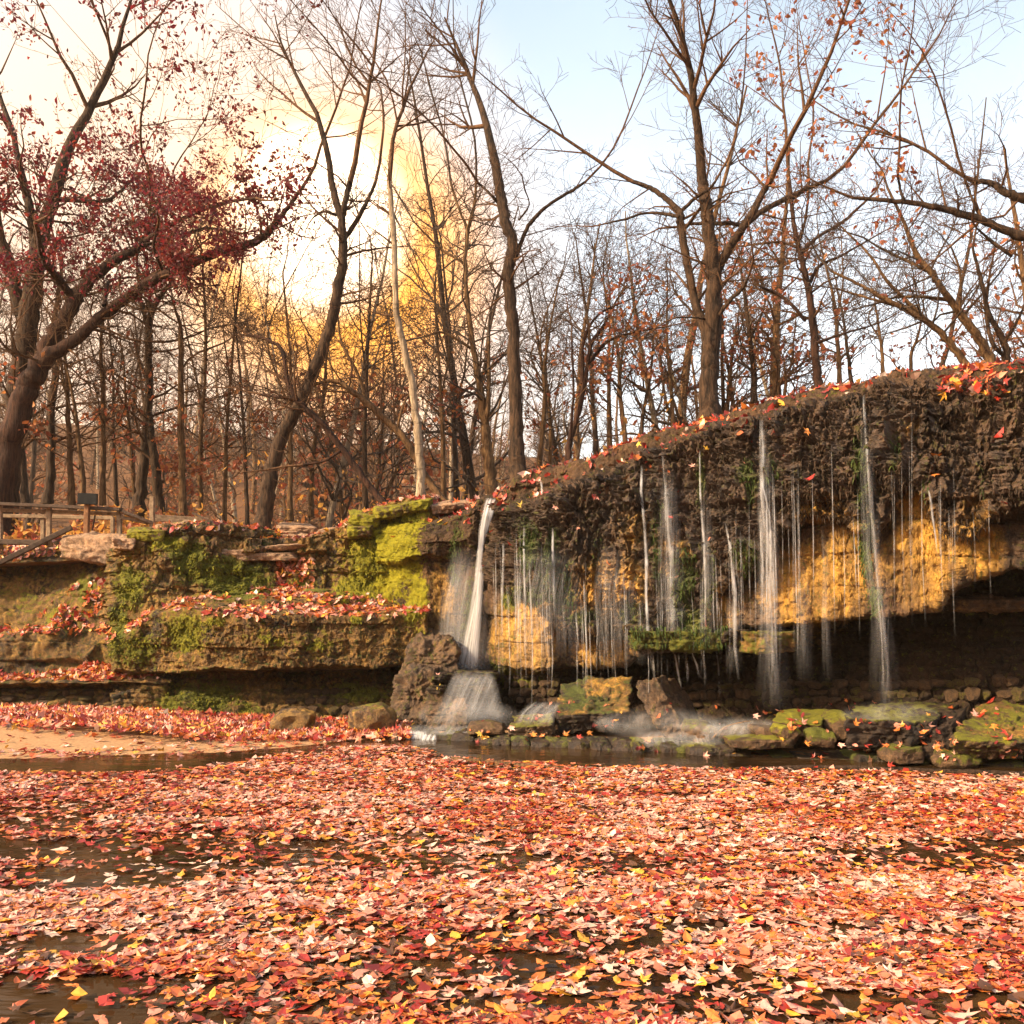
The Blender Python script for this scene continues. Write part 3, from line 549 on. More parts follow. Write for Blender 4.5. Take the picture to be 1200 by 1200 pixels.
def block(TFL, TFR, TBL, TBR, BFL, BFR, label, seed, moss=(0,.3), ochre=0., topmoss=0., wet=.8, rough=.05, box=.93, sub=6, par=None, name='boulder', mat=None, cuts=4, och_top=0.):
    """a block from its corners (px, py, Y): top front/back, bottom front"""
    c = {k: P(*v) for k, v in dict(TFL=TFL, TFR=TFR, TBL=TBL, TBR=TBR, BFL=BFL, BFR=BFR).items()}
    c['BBL'] = c['BFL'] + (c['TBL'] - c['TFL']) * [1, 1.1, 0]; c['BBR'] = c['BFR'] + (c['TBR'] - c['TFR']) * [1, 1.1, 0]
    V0, T = ICO[sub]; V = V0 / np.max(np.abs(V0), axis=1, keepdims=True) * box + V0 * (1 - box); r_ = np.random.default_rng(seed)
    for _ in range(cuts):
        nn = norm(r_.normal(0, 1, 3)); d = np.max(V @ nn) * r_.uniform(.84, .95); V = V - np.clip(V @ nn - d, 0, None)[:, None] * nn
    u = ((V + 1) / 2)[:, :, None]; x, y, z = u[:, 0], u[:, 1], u[:, 2]
    Wd = (1 - z) * ((1 - y) * ((1 - x) * c['BFL'] + x * c['BFR']) + y * ((1 - x) * c['BBL'] + x * c['BBR'])) + z * ((1 - y) * ((1 - x) * c['TFL'] + x * c['TFR']) + y * ((1 - x) * c['TBL'] + x * c['TBR']))
    o_ = Wd.mean(0); D = norm(Wd - o_); so, sj = strata(Wd + seed, .11, .7, seed)
    Wd = Wd + D * (rough * (1.6 * fbm(Wd * 2.5 + seed, seed, 4) + 1.4 * fbm(Wd * 8, seed + 1, 4) + .7 * fbm(Wd * 26, seed + 2, 3) + .35 * so - .25 * sj))[:, None]
    top = sm(.80, .97, V[:, 2]); nz = fbm(Wd * 4, seed + 5, 3); mo = moss[0] * (.7 + .6 * nz) * (1 - top) + topmoss * top * (.8 + .9 * nz); oc = ochre * (1 - top) * (.8 + .6 * nz) + och_top * top * (.8 - .9 * nz)
    o = mesh_np(name, Wd - o_, T, mat or M_stone, col=np.stack([mo, oc, np.full(len(V), moss[1]), np.full(len(V), wet)], 1)); o.location = o_
    if par is None: tag(o, label, 'boulder')
    else: o.parent = par
    return o
M_flag = rock_mat('flagstone', (.10, .064, .044), (.34, .225, .15)); 
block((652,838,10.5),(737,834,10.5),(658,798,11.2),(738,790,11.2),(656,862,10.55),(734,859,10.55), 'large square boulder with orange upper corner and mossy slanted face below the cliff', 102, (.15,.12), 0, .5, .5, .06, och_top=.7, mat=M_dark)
block((742,802,10.5),(768,792,10.5),(752,796,10.9),(790,790,10.9),(778,866,10.3),(806,862,10.3), 'leaning brown slab propped beside the large square boulder', 104, (.2,.35), .25, .4, .5, .05)
block((596,853,10.3),(650,850,10.25),(606,836,10.9),(652,832,10.9),(598,864,10.35),(648,864,10.3), 'low mossy slab wet with spray left of the large square boulder', 105, (.2,.5), 0, .75, .5, .05, och_top=.2)
block((853,868,9.35),(934,866,9.3),(850,861,9.9),(930,858,9.9),(856,879,9.38),(932,878,9.32), 'long flat slab with green mossy top at the pool edge', 114, (.25,.7), 0, .9, .3, .03, sub=5)
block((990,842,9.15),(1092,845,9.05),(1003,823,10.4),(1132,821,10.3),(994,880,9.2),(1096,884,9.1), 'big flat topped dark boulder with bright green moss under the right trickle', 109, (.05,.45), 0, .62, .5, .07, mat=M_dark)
block((1114,866,8.8),(1215,872,8.7),(1136,824,9.8),(1225,822,9.8),(1120,888,8.9),(1215,892,8.9), 'yellow green boulder with fallen leaves at the far right', 110, (.3,.6), .1, .6, .35, .06, och_top=.55)
block((904,846,9.6),(962,850,9.5),(915,832,10.3),(975,830,10.3),(906,860,9.65),(962,866,9.6), 'mossy lime green slab behind the flat shelf stone', 111, (.2,.7), 0, 1.1, .4, .04, sub=5)
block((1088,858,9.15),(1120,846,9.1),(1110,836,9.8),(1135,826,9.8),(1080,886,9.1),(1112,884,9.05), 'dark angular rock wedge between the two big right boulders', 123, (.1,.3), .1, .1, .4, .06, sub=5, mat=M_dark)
block((796,876,9.95),(846,874,9.9),(800,868,10.3),(846,866,10.3),(798,884,9.97),(846,884,9.93), 'dark low kerb block left of the flat slab', 124, (.4,.4), .1, .6, .5, .04, sub=5)
block((478,752,12.0),(534,745,12.05),(484,738,12.6),(530,736,12.6),(470,800,11.8),(536,796,11.9), 'upper dark wet rock leaning on the cliff left of the main waterfall', 131, (.3,.3), .38, .2, .4, .06, .88)
block((462,792,11.75),(512,786,11.7),(476,776,12.3),(520,770,12.3),(456,842,11.6),(508,850,11.5), 'lower dark craggy rock beside the small cascade', 132, (.3,.4), .35, .25, .4, .065, .86)
block((500,806,11.5),(545,812,11.4),(505,796,12.0),(545,800,12.0),(498,858,11.3),(550,856,11.2), 'dark craggy rock washed by the fan of the main waterfall', 133, (.35,.3), .3, .3, .4, .06, .88)
BO = [  # name, px0,px1,py0,py1, Y, depth, label, rot, (moss,yellow), ochre, box, seed, beds
 ('boulder',548,596,845,861,10.5,.5,'small flat wet rock at the foot of the main waterfall',(0,-.05,0),(.3,.4),.3,.6,106,0),
 ('boulder',318,370,832,858,10.95,.5,'rounded tan rock resting among leaves under the promontory',(0,.08,0),(.1,.4),.75,.5,107,0),
 ('boulder',411,461,825,858,10.95,.5,'blocky orange and green rock beside the small cascade',(.1,-.1,.2),(.45,.7),.7,.65,108,0),
 ('boulder',966,1000,838,862,9.7,.5,'small mossy rock leaning on the big flat topped boulder',(.2,-.2,0),(.8,.6),0,.6,112,0),
 ('boulder',944,978,854,872,9.3,.3,'bright green mossy stone in front of the big flat boulder',(.2,.1,0),(1.3,.35),0,.5,113,0),
 ('boulder',878,918,851,862,9.7,.4,'pale wedge of rock lying on the flat slab',(.0,.1,0),(.3,.8),.3,.6,115,0),
 ('boulder',907,935,849,866,9.4,.25,'triangular mossy stone standing on the flat slab end',(0,.4,.2),(.7,.8),0,.6,116,0),
 ('boulder',800,842,846,868,10.0,.4,'green tinged wet rock right of the leaning slab',(.1,.1,0),(.6,.4),.1,.5,117,0),
 ('boulder',812,830,858,872,9.9,.3,'small brown stone in the white overflow',(.1,.1,0),(.2,.4),.1,.5,118,0),
 ('boulder',1030,1080,872,892,9.0,.45,'low mossy stone below the big flat topped boulder',(.1,-.05,0),(.9,.35),0,.6,119,0),
 ('boulder',1086,1146,876,898,8.95,.5,'green topped rock at the foot of the right boulder',(.1,.08,0),(.85,.4),0,.6,120,0),
 ('boulder',352,388,690,706,13.3,.5,'mossy lump on the leafy ledge beneath the notch',(0,0,0),(.9,.5),.2,.5,122,0),
]
for nm, a, b, c, d, Y, dp, lab, rot, mo, oc, bx, sd_, bd in BO:
    stone(nm, a, b, c, d, Y, dp, lab, 'boulder', sd_, rot, mo, oc, .35, bx, 6 if b - a > 60 else 5, rough=.09, cuts=9, beds=bd)
# kerb of stones along the shelf the water spills over
def row_stones(xs_, pyt, pyb, Yf, seed0, labf, group, mo=(.35,.3), oc=.15):
    for i in range(len(xs_) - 1):
        r = random.Random(seed0 + i); x0, x1 = xs_[i] + r.uniform(-5, 2), xs_[i + 1] + r.uniform(-2, 5); xm = (x0 + x1) / 2
        t = I(xm, pyt) + r.uniform(-3.5, 4); b = I(xm, pyb)
        stone('shelf_stone', x0 - 1.5, x1 + 1.5, t, b + 3, Yf(xm) + r.uniform(-.05, .05), .4 + r.uniform(0, .2), labf(i, xm), 'stone', seed0 + i, (r.uniform(-.06, .06), r.uniform(-.05, .05), r.uniform(-.15, .15)),
              (mo[0] * r.uniform(.3, 2), r.uniform(.2, .7)), oc * r.uniform(0, 2), .75, r.uniform(.6, .9), 5, group, rough=.10)
shY = lambda x: I(x, {400:11.0,480:10.9,600:10.25,700:9.95,900:9.55,1183:9.0,1300:8.9})
row_stones([468,492,512,536,560,583,600,622,645,668,692,714,738,752,772,795], {468:856,560:858,600:862,700:868,795:870}, {468:866,560:874,600:878,700:884,795:886}, shY, 300,
           lambda i, x: ('low wet stone in the kerb below the main waterfall' if x < 600 else 'low wet stone in the kerb below the large square boulder'), 'kerb stones at the pool edge')
row_stones([792,800,838,850,875,902,930,958,990,1020,1052,1085,1118,1150,1200,1250], {795:872,870:875,930:878,1020:884,1200:888}, {795:886,900:892,1200:904}, shY, 340,
           lambda i, x: 'dark mossy stone in the kerb below the right boulders', 'kerb stones under the boulders', (.6, .4), .05)
# rubble stones set in the back wall and under the ledges (parts of the rock they belong to)
VAR = []
for k in range(10):
    V, T = rock_verts((1, 1, 1), 500 + k, 2, .95, 9, .05, 0); mo = np.zeros(len(V)); col = np.stack([mo + (.35 if k % 3 == 0 else 0), mo + (.30 if k % 2 else .1), mo + .5, mo + .2], 1)
    VAR.append(mesh_np('stone', V, T, M_stone, col=col, smooth=False, link=False))
def wall_stones(par, x0, x1, pyt, pyb, rows, wmin, wmax, seed, which):
    r = random.Random(seed); cnt = 0
    for k in range(rows):
        x = x0 + r.uniform(0, wmin)
        while x < x1:
            w = r.uniform(wmin, wmax); t = I(x, pyt); b = I(x, pyb); hh = (b - t) / rows; y = t + (k + .5) * hh + r.uniform(-1, 1)
            h = hit(x + w / 2, y, which)
            if h and r.random() < .88:
                Y = h[0].y; o = bpy.data.objects.new('stone', VAR[r.randrange(10)]); COL.objects.link(o); o.parent = par
                o.location = h[0] + Vector((0, .02, 0)); o.scale = (w / F * Y * 1.02, .16 + r.uniform(0, .08), hh / F * Y * r.uniform(.6, 1.25)); o.rotation_euler = (r.uniform(-.1, .1), r.uniform(-.14, .14), r.uniform(-.3, .3)); cnt += 1
            x += w
    return cnt
wall_stones(A_o, 795, 1000, {795:800,1000:796}, {795:832,1000:824}, 3, 8, 17, 61, (0,))
wall_stones(A_o, 1000, 1190, {1000:798,1190:790}, {1000:822,1190:822}, 2, 9, 18, 62, (0,))
wall_stones(A_o, 588, 652, {588:788,652:786}, {588:826,652:826}, 4, 7, 15, 63, (0,))
wall_stones(C_o, -40, 168, {-40:806,168:808}, {-40:828,168:834}, 3, 8, 18, 64, (2,))
wall_stones(B_o, 330, 400, {330:806,400:806}, {330:838,400:838}, 3, 9, 17, 65, (1,))
# flat flagstones capping the promontory
FL = [(146,196,618,634,13.3,.8),(182,250,612,624,13.6,.4),(236,306,616,630,13.8,0),(300,352,620,632,13.8,0),(246,322,629,641,13.3,0),(306,384,624,637,13.5,.1),(284,362,636,646,13.15,.1),(250,300,640,652,13.0,.1),(262,352,645,657,12.95,.2),(350,414,631,643,13.5,.1),(372,418,618,632,13.6,.2),(356,410,642,656,13.3,.3),(405,446,600,616,13.1,.9),(436,480,591,606,13.0,1),(470,504,585,600,12.9,1),(406,440,614,628,13.0,.7),(130,160,628,644,13.2,.3),(505,536,588,602,13.0,0),(528,562,586,597,13.1,0),(322,372,614,626,14.0,0)]
for i, (a, b, c, d, Y, m) in enumerate(FL):
    if 230 < a < 404: Y = max(Y + .35, 13.45)
    q = random.Random(i + 9); e = q.uniform(-2.5, 2.5); par = A_o if a > 500 else B_o
    block((a, c + 3 + e, Y), (b, c + 3 - e, Y + q.uniform(-.1, .1)), (a + 8, c - 1 + e, Y + .8), (b + q.uniform(-8, 4), c - 1 - e, Y + .8), (a + 2, d + e, Y + .05), (b - 4, d - e, Y + .05), None, 700 + i, (m, .9), .12, m * .8, .15, .035, .90, 5, par, 'flagstone', M_flag if m < .5 else M_stone, 6)
# protruding blocks under the drape on the right cliff
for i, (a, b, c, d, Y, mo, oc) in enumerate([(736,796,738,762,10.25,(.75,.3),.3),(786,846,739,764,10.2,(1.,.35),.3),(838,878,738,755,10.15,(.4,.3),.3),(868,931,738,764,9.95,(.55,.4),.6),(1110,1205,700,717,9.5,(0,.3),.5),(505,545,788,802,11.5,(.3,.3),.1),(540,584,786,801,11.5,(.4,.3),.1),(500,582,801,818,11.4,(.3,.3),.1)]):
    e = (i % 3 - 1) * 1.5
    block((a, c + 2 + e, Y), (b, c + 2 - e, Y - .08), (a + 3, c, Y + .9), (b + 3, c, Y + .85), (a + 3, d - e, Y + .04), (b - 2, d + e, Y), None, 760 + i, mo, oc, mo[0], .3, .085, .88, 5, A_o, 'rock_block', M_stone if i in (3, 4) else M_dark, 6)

# ------------------------------------------------------------------ water on the cliff
def water_strip(path, mat, seed, name='waterfall', fall=True, lift=.05, wav=1.0, seg=6, fade=(.08, .25)):
    """path: (px, py, width px) down the cliff; hugs rock, drops straight off overhangs"""
    pts = []; Yl = None
    for (x0, y0, w0), (x1, y1, w1) in zip(path[:-1], path[1:]):
        m = max(2, int(abs(y1 - y0) / 4))
        for k in range(m): a = k / m; pts.append((x0 + (x1 - x0) * a, y0 + (y1 - y0) * a, w0 + (w1 - w0) * a))
    pts.append(path[-1]); out = []
    for x, y, w in pts:
        h = hit(x, y, (0,)) ; Y = h[0].y - lift if h else (Yl or 12)
        if Yl is not None and fall: Y = min(Y, Yl)
        if Yl is not None and Y < Yl - .25: Y = Yl - .25
        Yl = Y; out.append((x, y, w, Y))
    n = len(out); V = []; C = []; U = []; L = path[-1][1] - path[0][1]
    for i, (x, y, w, Y) in enumerate(out):
        t = i / (n - 1); e = min(1, t / fade[0]) * min(1, (1 - t) / fade[1]) if fade[1] else min(1, t / fade[0])
        j = wav * .5 * math.sin(t * 9 + seed) * min(w, 8) / 6
        for k in range(seg + 1):
            u = k / seg; V.append(P(x + j + (u - .5) * w, y, Y - .04 * math.sin(math.pi * u) * w / 30)); s = math.sin(math.pi * u) ** .7 * e; C.append((s, s, s, 1)); U.append((u * w / 30 + seed, t * L / 60))
    a = np.arange(n * (seg + 1)).reshape(n, seg + 1); Qd = np.stack([a[:-1, :-1], a[1:, :-1], a[1:, 1:], a[:-1, 1:]], 2).reshape(-1, 4)
    return mesh_np(name, V, Qd, mat, col=C, uv=U)
mw = empty('waterfall', P(560, 850, 11.6), 'main white waterfall pouring through the notch and fanning out at its foot', 'waterfall')
child(water_strip([(576,583,13),(574,592,15),(571,606,15),(567,622,12),(564,640,7),(562,660,6),(561,680,11),(560,700,11),(558,730,13),(556,760,15),(555,787,17)], M_fall, 3, 'water_stream', fade=(.02, .12)), mw)
child(water_strip([(566,606,4),(563,640,7),(562,680,12),(558,700,12),(552,740,18),(548,790,26)], M_fall, 8, 'water_stream', fade=(.1, .1)), mw)
child(water_strip([(545,640,26),(545,700,50),(545,790,74)], M_veil, 5, 'water_veil', lift=.07, seg=12, fade=(.3, .1)), mw)
child(water_strip([(548,800,44),(545,825,62),(543,850,92)], M_soft, 16, 'water_veil', lift=.16, seg=14, fade=(.06, .3)), mw)
child(water_strip([(545,790,72),(543,800,80),(542,825,95),(545,852,120)], M_veil, 6, 'water_veil', lift=.12, seg=14, fade=(.05, .3)), mw)
FALLS = [
 ('thin cascade starting at the dark lip and reaching the orange topped boulder', [(752,545,3),(751,575,4),(756,620,4),(758,660,5),(757,700,4),(759,740,5),(765,790,3)]),
 ('pair of silky strands falling side by side between the dark drapes', [(776,530,3),(781,575,5),(784,620,10),(787,680,12),(789,760,12)]),
 ('long narrow strand right of the silky pair', [(820,527,2),(821,580,3),(825,640,4),(827,700,3),(826,760,3)]),
 ('forked cascade beginning high on the dark slope above the yellow face', [(893,488,6),(894,520,8),(893,580,6),(900,640,8),(903,700,9),(906,760,11),(910,830,18)]),
 ('right arm of the forked cascade', [(892,560,2),(901,600,3),(905,660,5),(908,720,7)]),
 ('tall lone strand over the dark green streak at right', [(1012,454,4),(1013,490,4),(1018,560,5),(1026,640,6),(1033,720,8),(1038,790,12),(1040,840,22)]),
 ('crooked rivulet with a white kink near the right edge', [(1088,573,2),(1091,590,4),(1095,618,3),(1099,655,2)]),
 ('bright thread beside the green moss right of the main waterfall', [(614,615,3),(614,640,3),(615,700,3),(616,760,2)]),
 ('white thread down the green moss between drape and yellow rock', [(648,618,3),(648,660,4),(650,720,3)]),
 ('small slanting strand left of the forked cascade', [(850,612,2),(856,640,4),(861,700,6),(862,760,5),(866,800,3)]),
 ('short white spout from the upper riser', [(634,562,3),(636,585,3)]),
 ('narrow strand falling in front of the ochre rock left of centre', [(590,636,3),(589,680,4),(588,740,3)]),
]
for i, (lab, path) in enumerate(FALLS):
    o = water_strip(path, M_trick if i not in (1, 3, 5) else M_soft, 20 + i, 'water_strand', seg=4 if path[1][2] < 8 else 8, fade=(.06, .3)); tag(o, lab, 'waterfall')
for i, (lab, path) in enumerate([('wide faint curtain of drops below the dark drape left of centre', [(782,540,14),(785,600,26),(786,680,34),(787,760,38)]), ('faint curtain around the long narrow strand', [(826,560,8),(830,640,18),(831,700,24),(830,762,24)]), ('broad pale veil under the forked cascade', [(896,500,10),(898,600,24),(903,700,32),(906,760,36),(908,835,48)]),
   ('pale veil over the green streak beneath the tall lone strand', [(1012,470,8),(1016,560,20),(1022,640,26),(1032,720,26),(1038,825,44)]), ('thin rain of drops before the left ochre rock', [(640,640,60),(645,700,90),(648,775,95)]), ('thin rain of drops under the middle of the overhang', [(720,640,40),(724,700,60),(726,780,60)]), ('faint drops falling past the mossy block', [(752,700,10),(754,780,16)]), ('faint veil right of the mossy block', [(858,690,16),(862,790,24)]), ('faint veil before the ochre face', [(938,640,14),(942,720,20),(944,800,22)]), ('misty thread between the two tall right strands', [(965,610,6),(968,700,10),(970,800,14)]), ('grey veil hanging left of the main waterfall', [(535,640,14),(532,700,34),(530,786,44)])]):
    tag(water_strip(path, M_curt, 40 + i, 'water_curtain', seg=14, fade=(.3, .35), lift=.09), lab, 'waterfall')
r = random.Random(5); objs = []
for i in range(120):
    x = r.choice([r.gauss(795, 55), r.gauss(890, 45), r.uniform(580, 720), r.uniform(920, 1170), r.uniform(575, 700), r.uniform(740, 940)])
    if not 575 < x < 1190: continue
    y0 = I(x, M2p) - r.uniform(-10, 90); y1 = I(x, F2p) + r.choice([-20, 20, 40, 70]) * r.uniform(.4, 1)
    if y1 - y0 < 25: y1 = y0 + 40
    objs.append(([(x, y0, 1.0), (x + r.uniform(0, 3), (y0 + y1) / 2, r.uniform(1.2, 2.6)), (x + r.uniform(0, 5), y1, 1.4)], i))
for pth, i in objs:
    o = water_strip(pth, M_drip if i % 3 else M_trick, i, 'water_trickle', seg=2, wav=.3, fade=(.2, .4)); tag(o, 'very thin trickle dripping from the hanging moss', 'trickle', 'thin trickles dripping from the overhang')
# short spouts below the drape block, and the small spill left of the kerb
for i, (x0, y0, x1, y1) in enumerate([(790,763,800,826),(804,763,806,800),(810,762,820,795),(822,762,828,800),(840,762,844,818),(851,760,852,800),(765,765,767,800)]):
    o = water_strip([(x0, y0, 2), ((x0 * .4 + x1 * .6), (y0 + y1) / 2, 4), (x1, y1, 3)], M_trick, 70 + i, 'water_spout', seg=3, fade=(.05, .5)); tag(o, 'short spout curving off the mossy block above the rubble wall', 'trickle', 'short spouts from the mossy block')
def sheet(name, pts, mat, label, nx=24, seed=1):
    """veil of water over stones: rows of (px0, px1, py, Y)"""
    V = []; C = []; U = []; n = len(pts); R_ = []
    for k in range(n - 1):
        for a in np.arange(5) / 5: R_.append([pts[k][j] * (1 - a) + pts[k + 1][j] * a for j in range(4)])
    R_.append(list(pts[-1]))
    for i, (x0, x1, y, Y) in enumerate(R_):
        t = i / (len(R_) - 1)
        for k in range(nx + 1):
            u = k / nx; V.append(P(x0 + (x1 - x0) * u, y + .8 * math.sin(u * 23 + seed), Y)); s = min(1, math.sin(math.pi * u) * 2.2) * min(1, t * 5) * min(1, (1 - t) * 3); C.append((s,) * 3 + (1,)); U.append((u * (x1 - x0) / 30, t + seed))
    a = np.arange(len(V)).reshape(len(R_), nx + 1); Qd = np.stack([a[:-1, :-1], a[1:, :-1], a[1:, 1:], a[:-1, 1:]], 2).reshape(-1, 4)
    return tag(mesh_np(name, V, Qd, mat, col=C, uv=U), label, 'cascade')
sheet('cascade', [(532,578,786,11.32),(524,584,802,11.2),(514,590,826,11.1),(502,600,853,10.95)], M_veil, 'white fan of water spreading over the rock steps under the main waterfall', seed=9)
sheet('cascade', [(478,600,849,11.0),(474,590,855,10.75),(470,580,859,10.62),(468,560,862,10.55)], M_veil, 'white sheet of water sliding over the kerb at the waterfall foot', seed=2)
sheet('cascade', [(474,500,856,10.72),(474,502,862,10.62),(472,504,868,10.6)], M_fall, 'small bright spill over the kerb left of the main waterfall', 10, 3)
sheet('cascade', [(494,512,860,10.62),(492,512,864,10.54),(490,512,870,10.5)], M_fall, 'tiny white spill next to the kerb corner', 10, 4)
sheet('cascade', [(745,850,856,10.1),(740,850,862,9.9),(742,850,869,9.8),(745,850,876,9.72)], M_veil, 'white overflow spreading below the leaning slab', seed=5)
sheet('cascade', [(622,658,822,10.4),(606,652,836,10.2),(600,650,850,10.15)], M_veil, 'thin veil of water over the low mossy slab', 14, 6)
sheet('cascade', [(824,880,848,9.75),(820,880,856,9.6),(815,880,864,9.5)], M_veil, 'milky runoff in front of the rubble wall', 14, 7)
def mist(px, py, Y, rx, ry, rz, label):
    V, T = ICO[4]; o = mesh_np('spray', V * [rx, ry, rz], T, M_mist); o.location = P(px, py, Y); tag(o, label, kind='stuff')
mist(548, 838, 11.2, .62, .35, .22, 'white spray at the foot of the main waterfall'); mist(770, 848, 10.15, .7, .3, .2, 'spray in front of the leaning slab')
mist(1042, 838, 9.4, .5, .3, .16, 'spray on the big flat topped boulder'); mist(850, 850, 9.9, .6, .3, .13, 'mist over the runoff near the rubble wall')

# ------------------------------------------------------------------ trees
class Tree:
    def __init__(s): s.V = {0: [], 1: []}; s.Q = {0: [], 1: []}; s.n = {0: 0, 1: 0}; s.tips = []
    def tube(s, pts, rad, k):
        pts = np.asarray(pts, float); rad = np.asarray(rad, float); n = len(pts); r0 = rad[0]; sd_ = 8 if r0 > .09 else 5 if r0 > .03 else 4 if r0 > .012 else 3
        t = np.gradient(pts, axis=0); t = norm(t); ref = np.array([.3, .9, .1]) if abs(t[0, 2]) > .5 else np.array([0, 0, 1.]); a = norm(np.cross(t, ref)); b = np.cross(t, a)
        an = np.arange(sd_) / sd_ * 2 * math.pi; V = pts[:, None] + rad[:, None, None] * (np.cos(an)[None, :, None] * a[:, None] + np.sin(an)[None, :, None] * b[:, None])
        i = np.arange(n * sd_).reshape(n, sd_); j = np.roll(i, -1, axis=1); Q = np.stack([i[:-1], j[:-1], j[1:], i[1:]], 2).reshape(-1, 4) + s.n[k]
        s.V[k].append(V.reshape(-1, 3)); s.Q[k].append(Q); s.n[k] += n * sd_
    def grow(s, p, d, L, r, lvl, maxl, R, up=.10, wob=.20, nc=(6, 5, 4, 3), ang=(.5, 1.1)):
        n = max(4, min(11, int(L / .3))); d = norm(np.asarray(d, float)); pts = [np.array(p, float)]
        dirs = []; bend = R.normal(0, wob * .6, 3)
        for i in range(n):
            d = norm(d + R.normal(0, wob, 3) + bend * .3 + np.array([0, 0, up])); pts.append(pts[-1] + d * L / n); dirs.append(d)
        t = np.linspace(0, 1, n + 1); rad = r * (1 - .82 * t); rad = np.maximum(rad, s.rmin)
        s.tube(pts, rad, 0 if lvl == 0 and r > .05 else 1)
        if lvl >= maxl - 1: s.tips.extend(pts[1:])
        if lvl >= maxl: return
        for k in range(nc[min(lvl, len(nc) - 1)]):
            tt = R.uniform(.22, 1); i = min(n - 1, int(tt * n)); ax = norm(np.cross(dirs[i], R.normal(0, 1, 3))); th = R.uniform(*ang)
            nd = dirs[i] * math.cos(th) + ax * math.sin(th)
            s.grow(pts[i] + (pts[i + 1] - pts[i]) * (tt * n - i), nd, L * R.uniform(.32, .62) * (1.1 - .4 * tt), max(rad[i] * .58, s.rmin), lvl + 1, maxl, R, up, wob, nc, ang)
    rmin = .0035
    def objs(s, root, m0, m1):
        for k, nm, m in ((0, 'trunk', m0), (1, 'crown', m1)):
            if s.V[k]: o = mesh_np(nm, np.vstack(s.V[k]), np.vstack(s.Q[k]), m); child(o, root)
def catmull(c, per=5):
    c = np.array(c, float); c = np.vstack([2 * c[0] - c[1], c, 2 * c[-1] - c[-2]]); out = []
    for i in range(1, len(c) - 2):
        for t in np.arange(per) / per:
            a, b, d, e = c[i - 1], c[i], c[i + 1], c[i + 2]; out.append(.5 * (2 * b + (d - a) * t + (2 * a - 5 * b + 4 * d - e) * t * t + (3 * b - a - 3 * d + e) * t ** 3))
    out.append(c[-2]); return np.array(out)
RED = np.array([(.17,.016,.024),(.24,.022,.026),(.11,.010,.018),(.28,.045,.028)]); RUST = np.array([(.42,.13,.04),(.50,.20,.06),(.30,.08,.04),(.36,.10,.04)])
def traced(label, Y, limbs, m0=M_bark, m1=M_twig, twigs=26, tl=1.4, maxl=3, seed=0, leaf=None, ext=True, up=.05, name='bare_tree', nc=(4, 4, 3), lean=0, ptw=.25):
    R = np.random.default_rng(seed); T = Tree(); T.rmin = .0028 * Y / 14
    b = P(limbs[0][0][0], limbs[0][0][1], Y); root = empty(name, b, label, 'tree')
    for li, lb in enumerate(limbs):
        dy = 0 if li == 0 else lean; c = [(x, y, w) for x, y, w in lb]; cc = catmull(c, 6); n = len(cc); t = np.linspace(0, 1, n)
        Yv = Y + dy * t * (1 if li % 2 else -1) + .06 * np.sin(t * 7 + li); pts = np.stack([(cc[:, 0] - 600) / F * Yv, Yv, CH - (cc[:, 1] - HZ) / F * Yv], 1)
        rad = np.maximum(cc[:, 2] / 2 / F * Y, T.rmin); 
        pts[1:-1] += R.normal(0, .12, (n - 2, 3)) * rad[1:-1, None]; rad = rad * (1 + R.normal(0, .035, n))
        if li == 0: rad[:3] *= np.array([1.28, 1.14, 1.05])
        T.tube(pts, rad, 0)
        L = np.linalg.norm(np.diff(pts, axis=0), axis=1).sum(); d = norm(pts[-1] - pts[-3])
        if lb[-1][1] <= 216 and ext: T.grow(pts[-1], d + np.array([0, 0, .3]), 3.2 * Y / 14, rad[-1], 0, maxl + 0, R, .06, .10, (9, 5, 4, 3))
        else: T.grow(pts[-1], d, tl * .9, rad[-1], 1, maxl, R, up)
        m = max(2, int(twigs * L / 6)) if li else int(twigs * L / 6)
        for k in range(m):
            tt = R.uniform(ptw if li == 0 else .12, 1); i = min(n - 2, int(tt * (n - 1))); ax = norm(np.cross(norm(pts[i + 1] - pts[i]), R.normal(0, 1, 3)))
            dd = norm(norm(pts[i + 1] - pts[i]) * .55 + ax); T.grow(pts[i], dd, tl * R.uniform(.5, 1.35), min(rad[i] * .36, .022 * Y / 14), 1, maxl, R, up, .2, (0,) + nc)
    T.objs(root, m0, m1)
    if leaf:
        tp = np.array(T.tips); pal, cnt, size, cond = leaf; ppx, ppy = pxy(tp); w = cond(ppx, ppy) + 1e-6; k = R.choice(len(tp), cnt, p=w / w.sum()); pp = tp[k] + R.normal(0, .07, (cnt, 3))
        o = leaves('foliage', pp, R.normal(0, 1, (cnt, 3)), size, [1] * len(pal), None, .5, (1, 2, 2), .6, mat=M_crown, pal=pal, seed=seed, parent_kind=None); child(o, root)
    return root

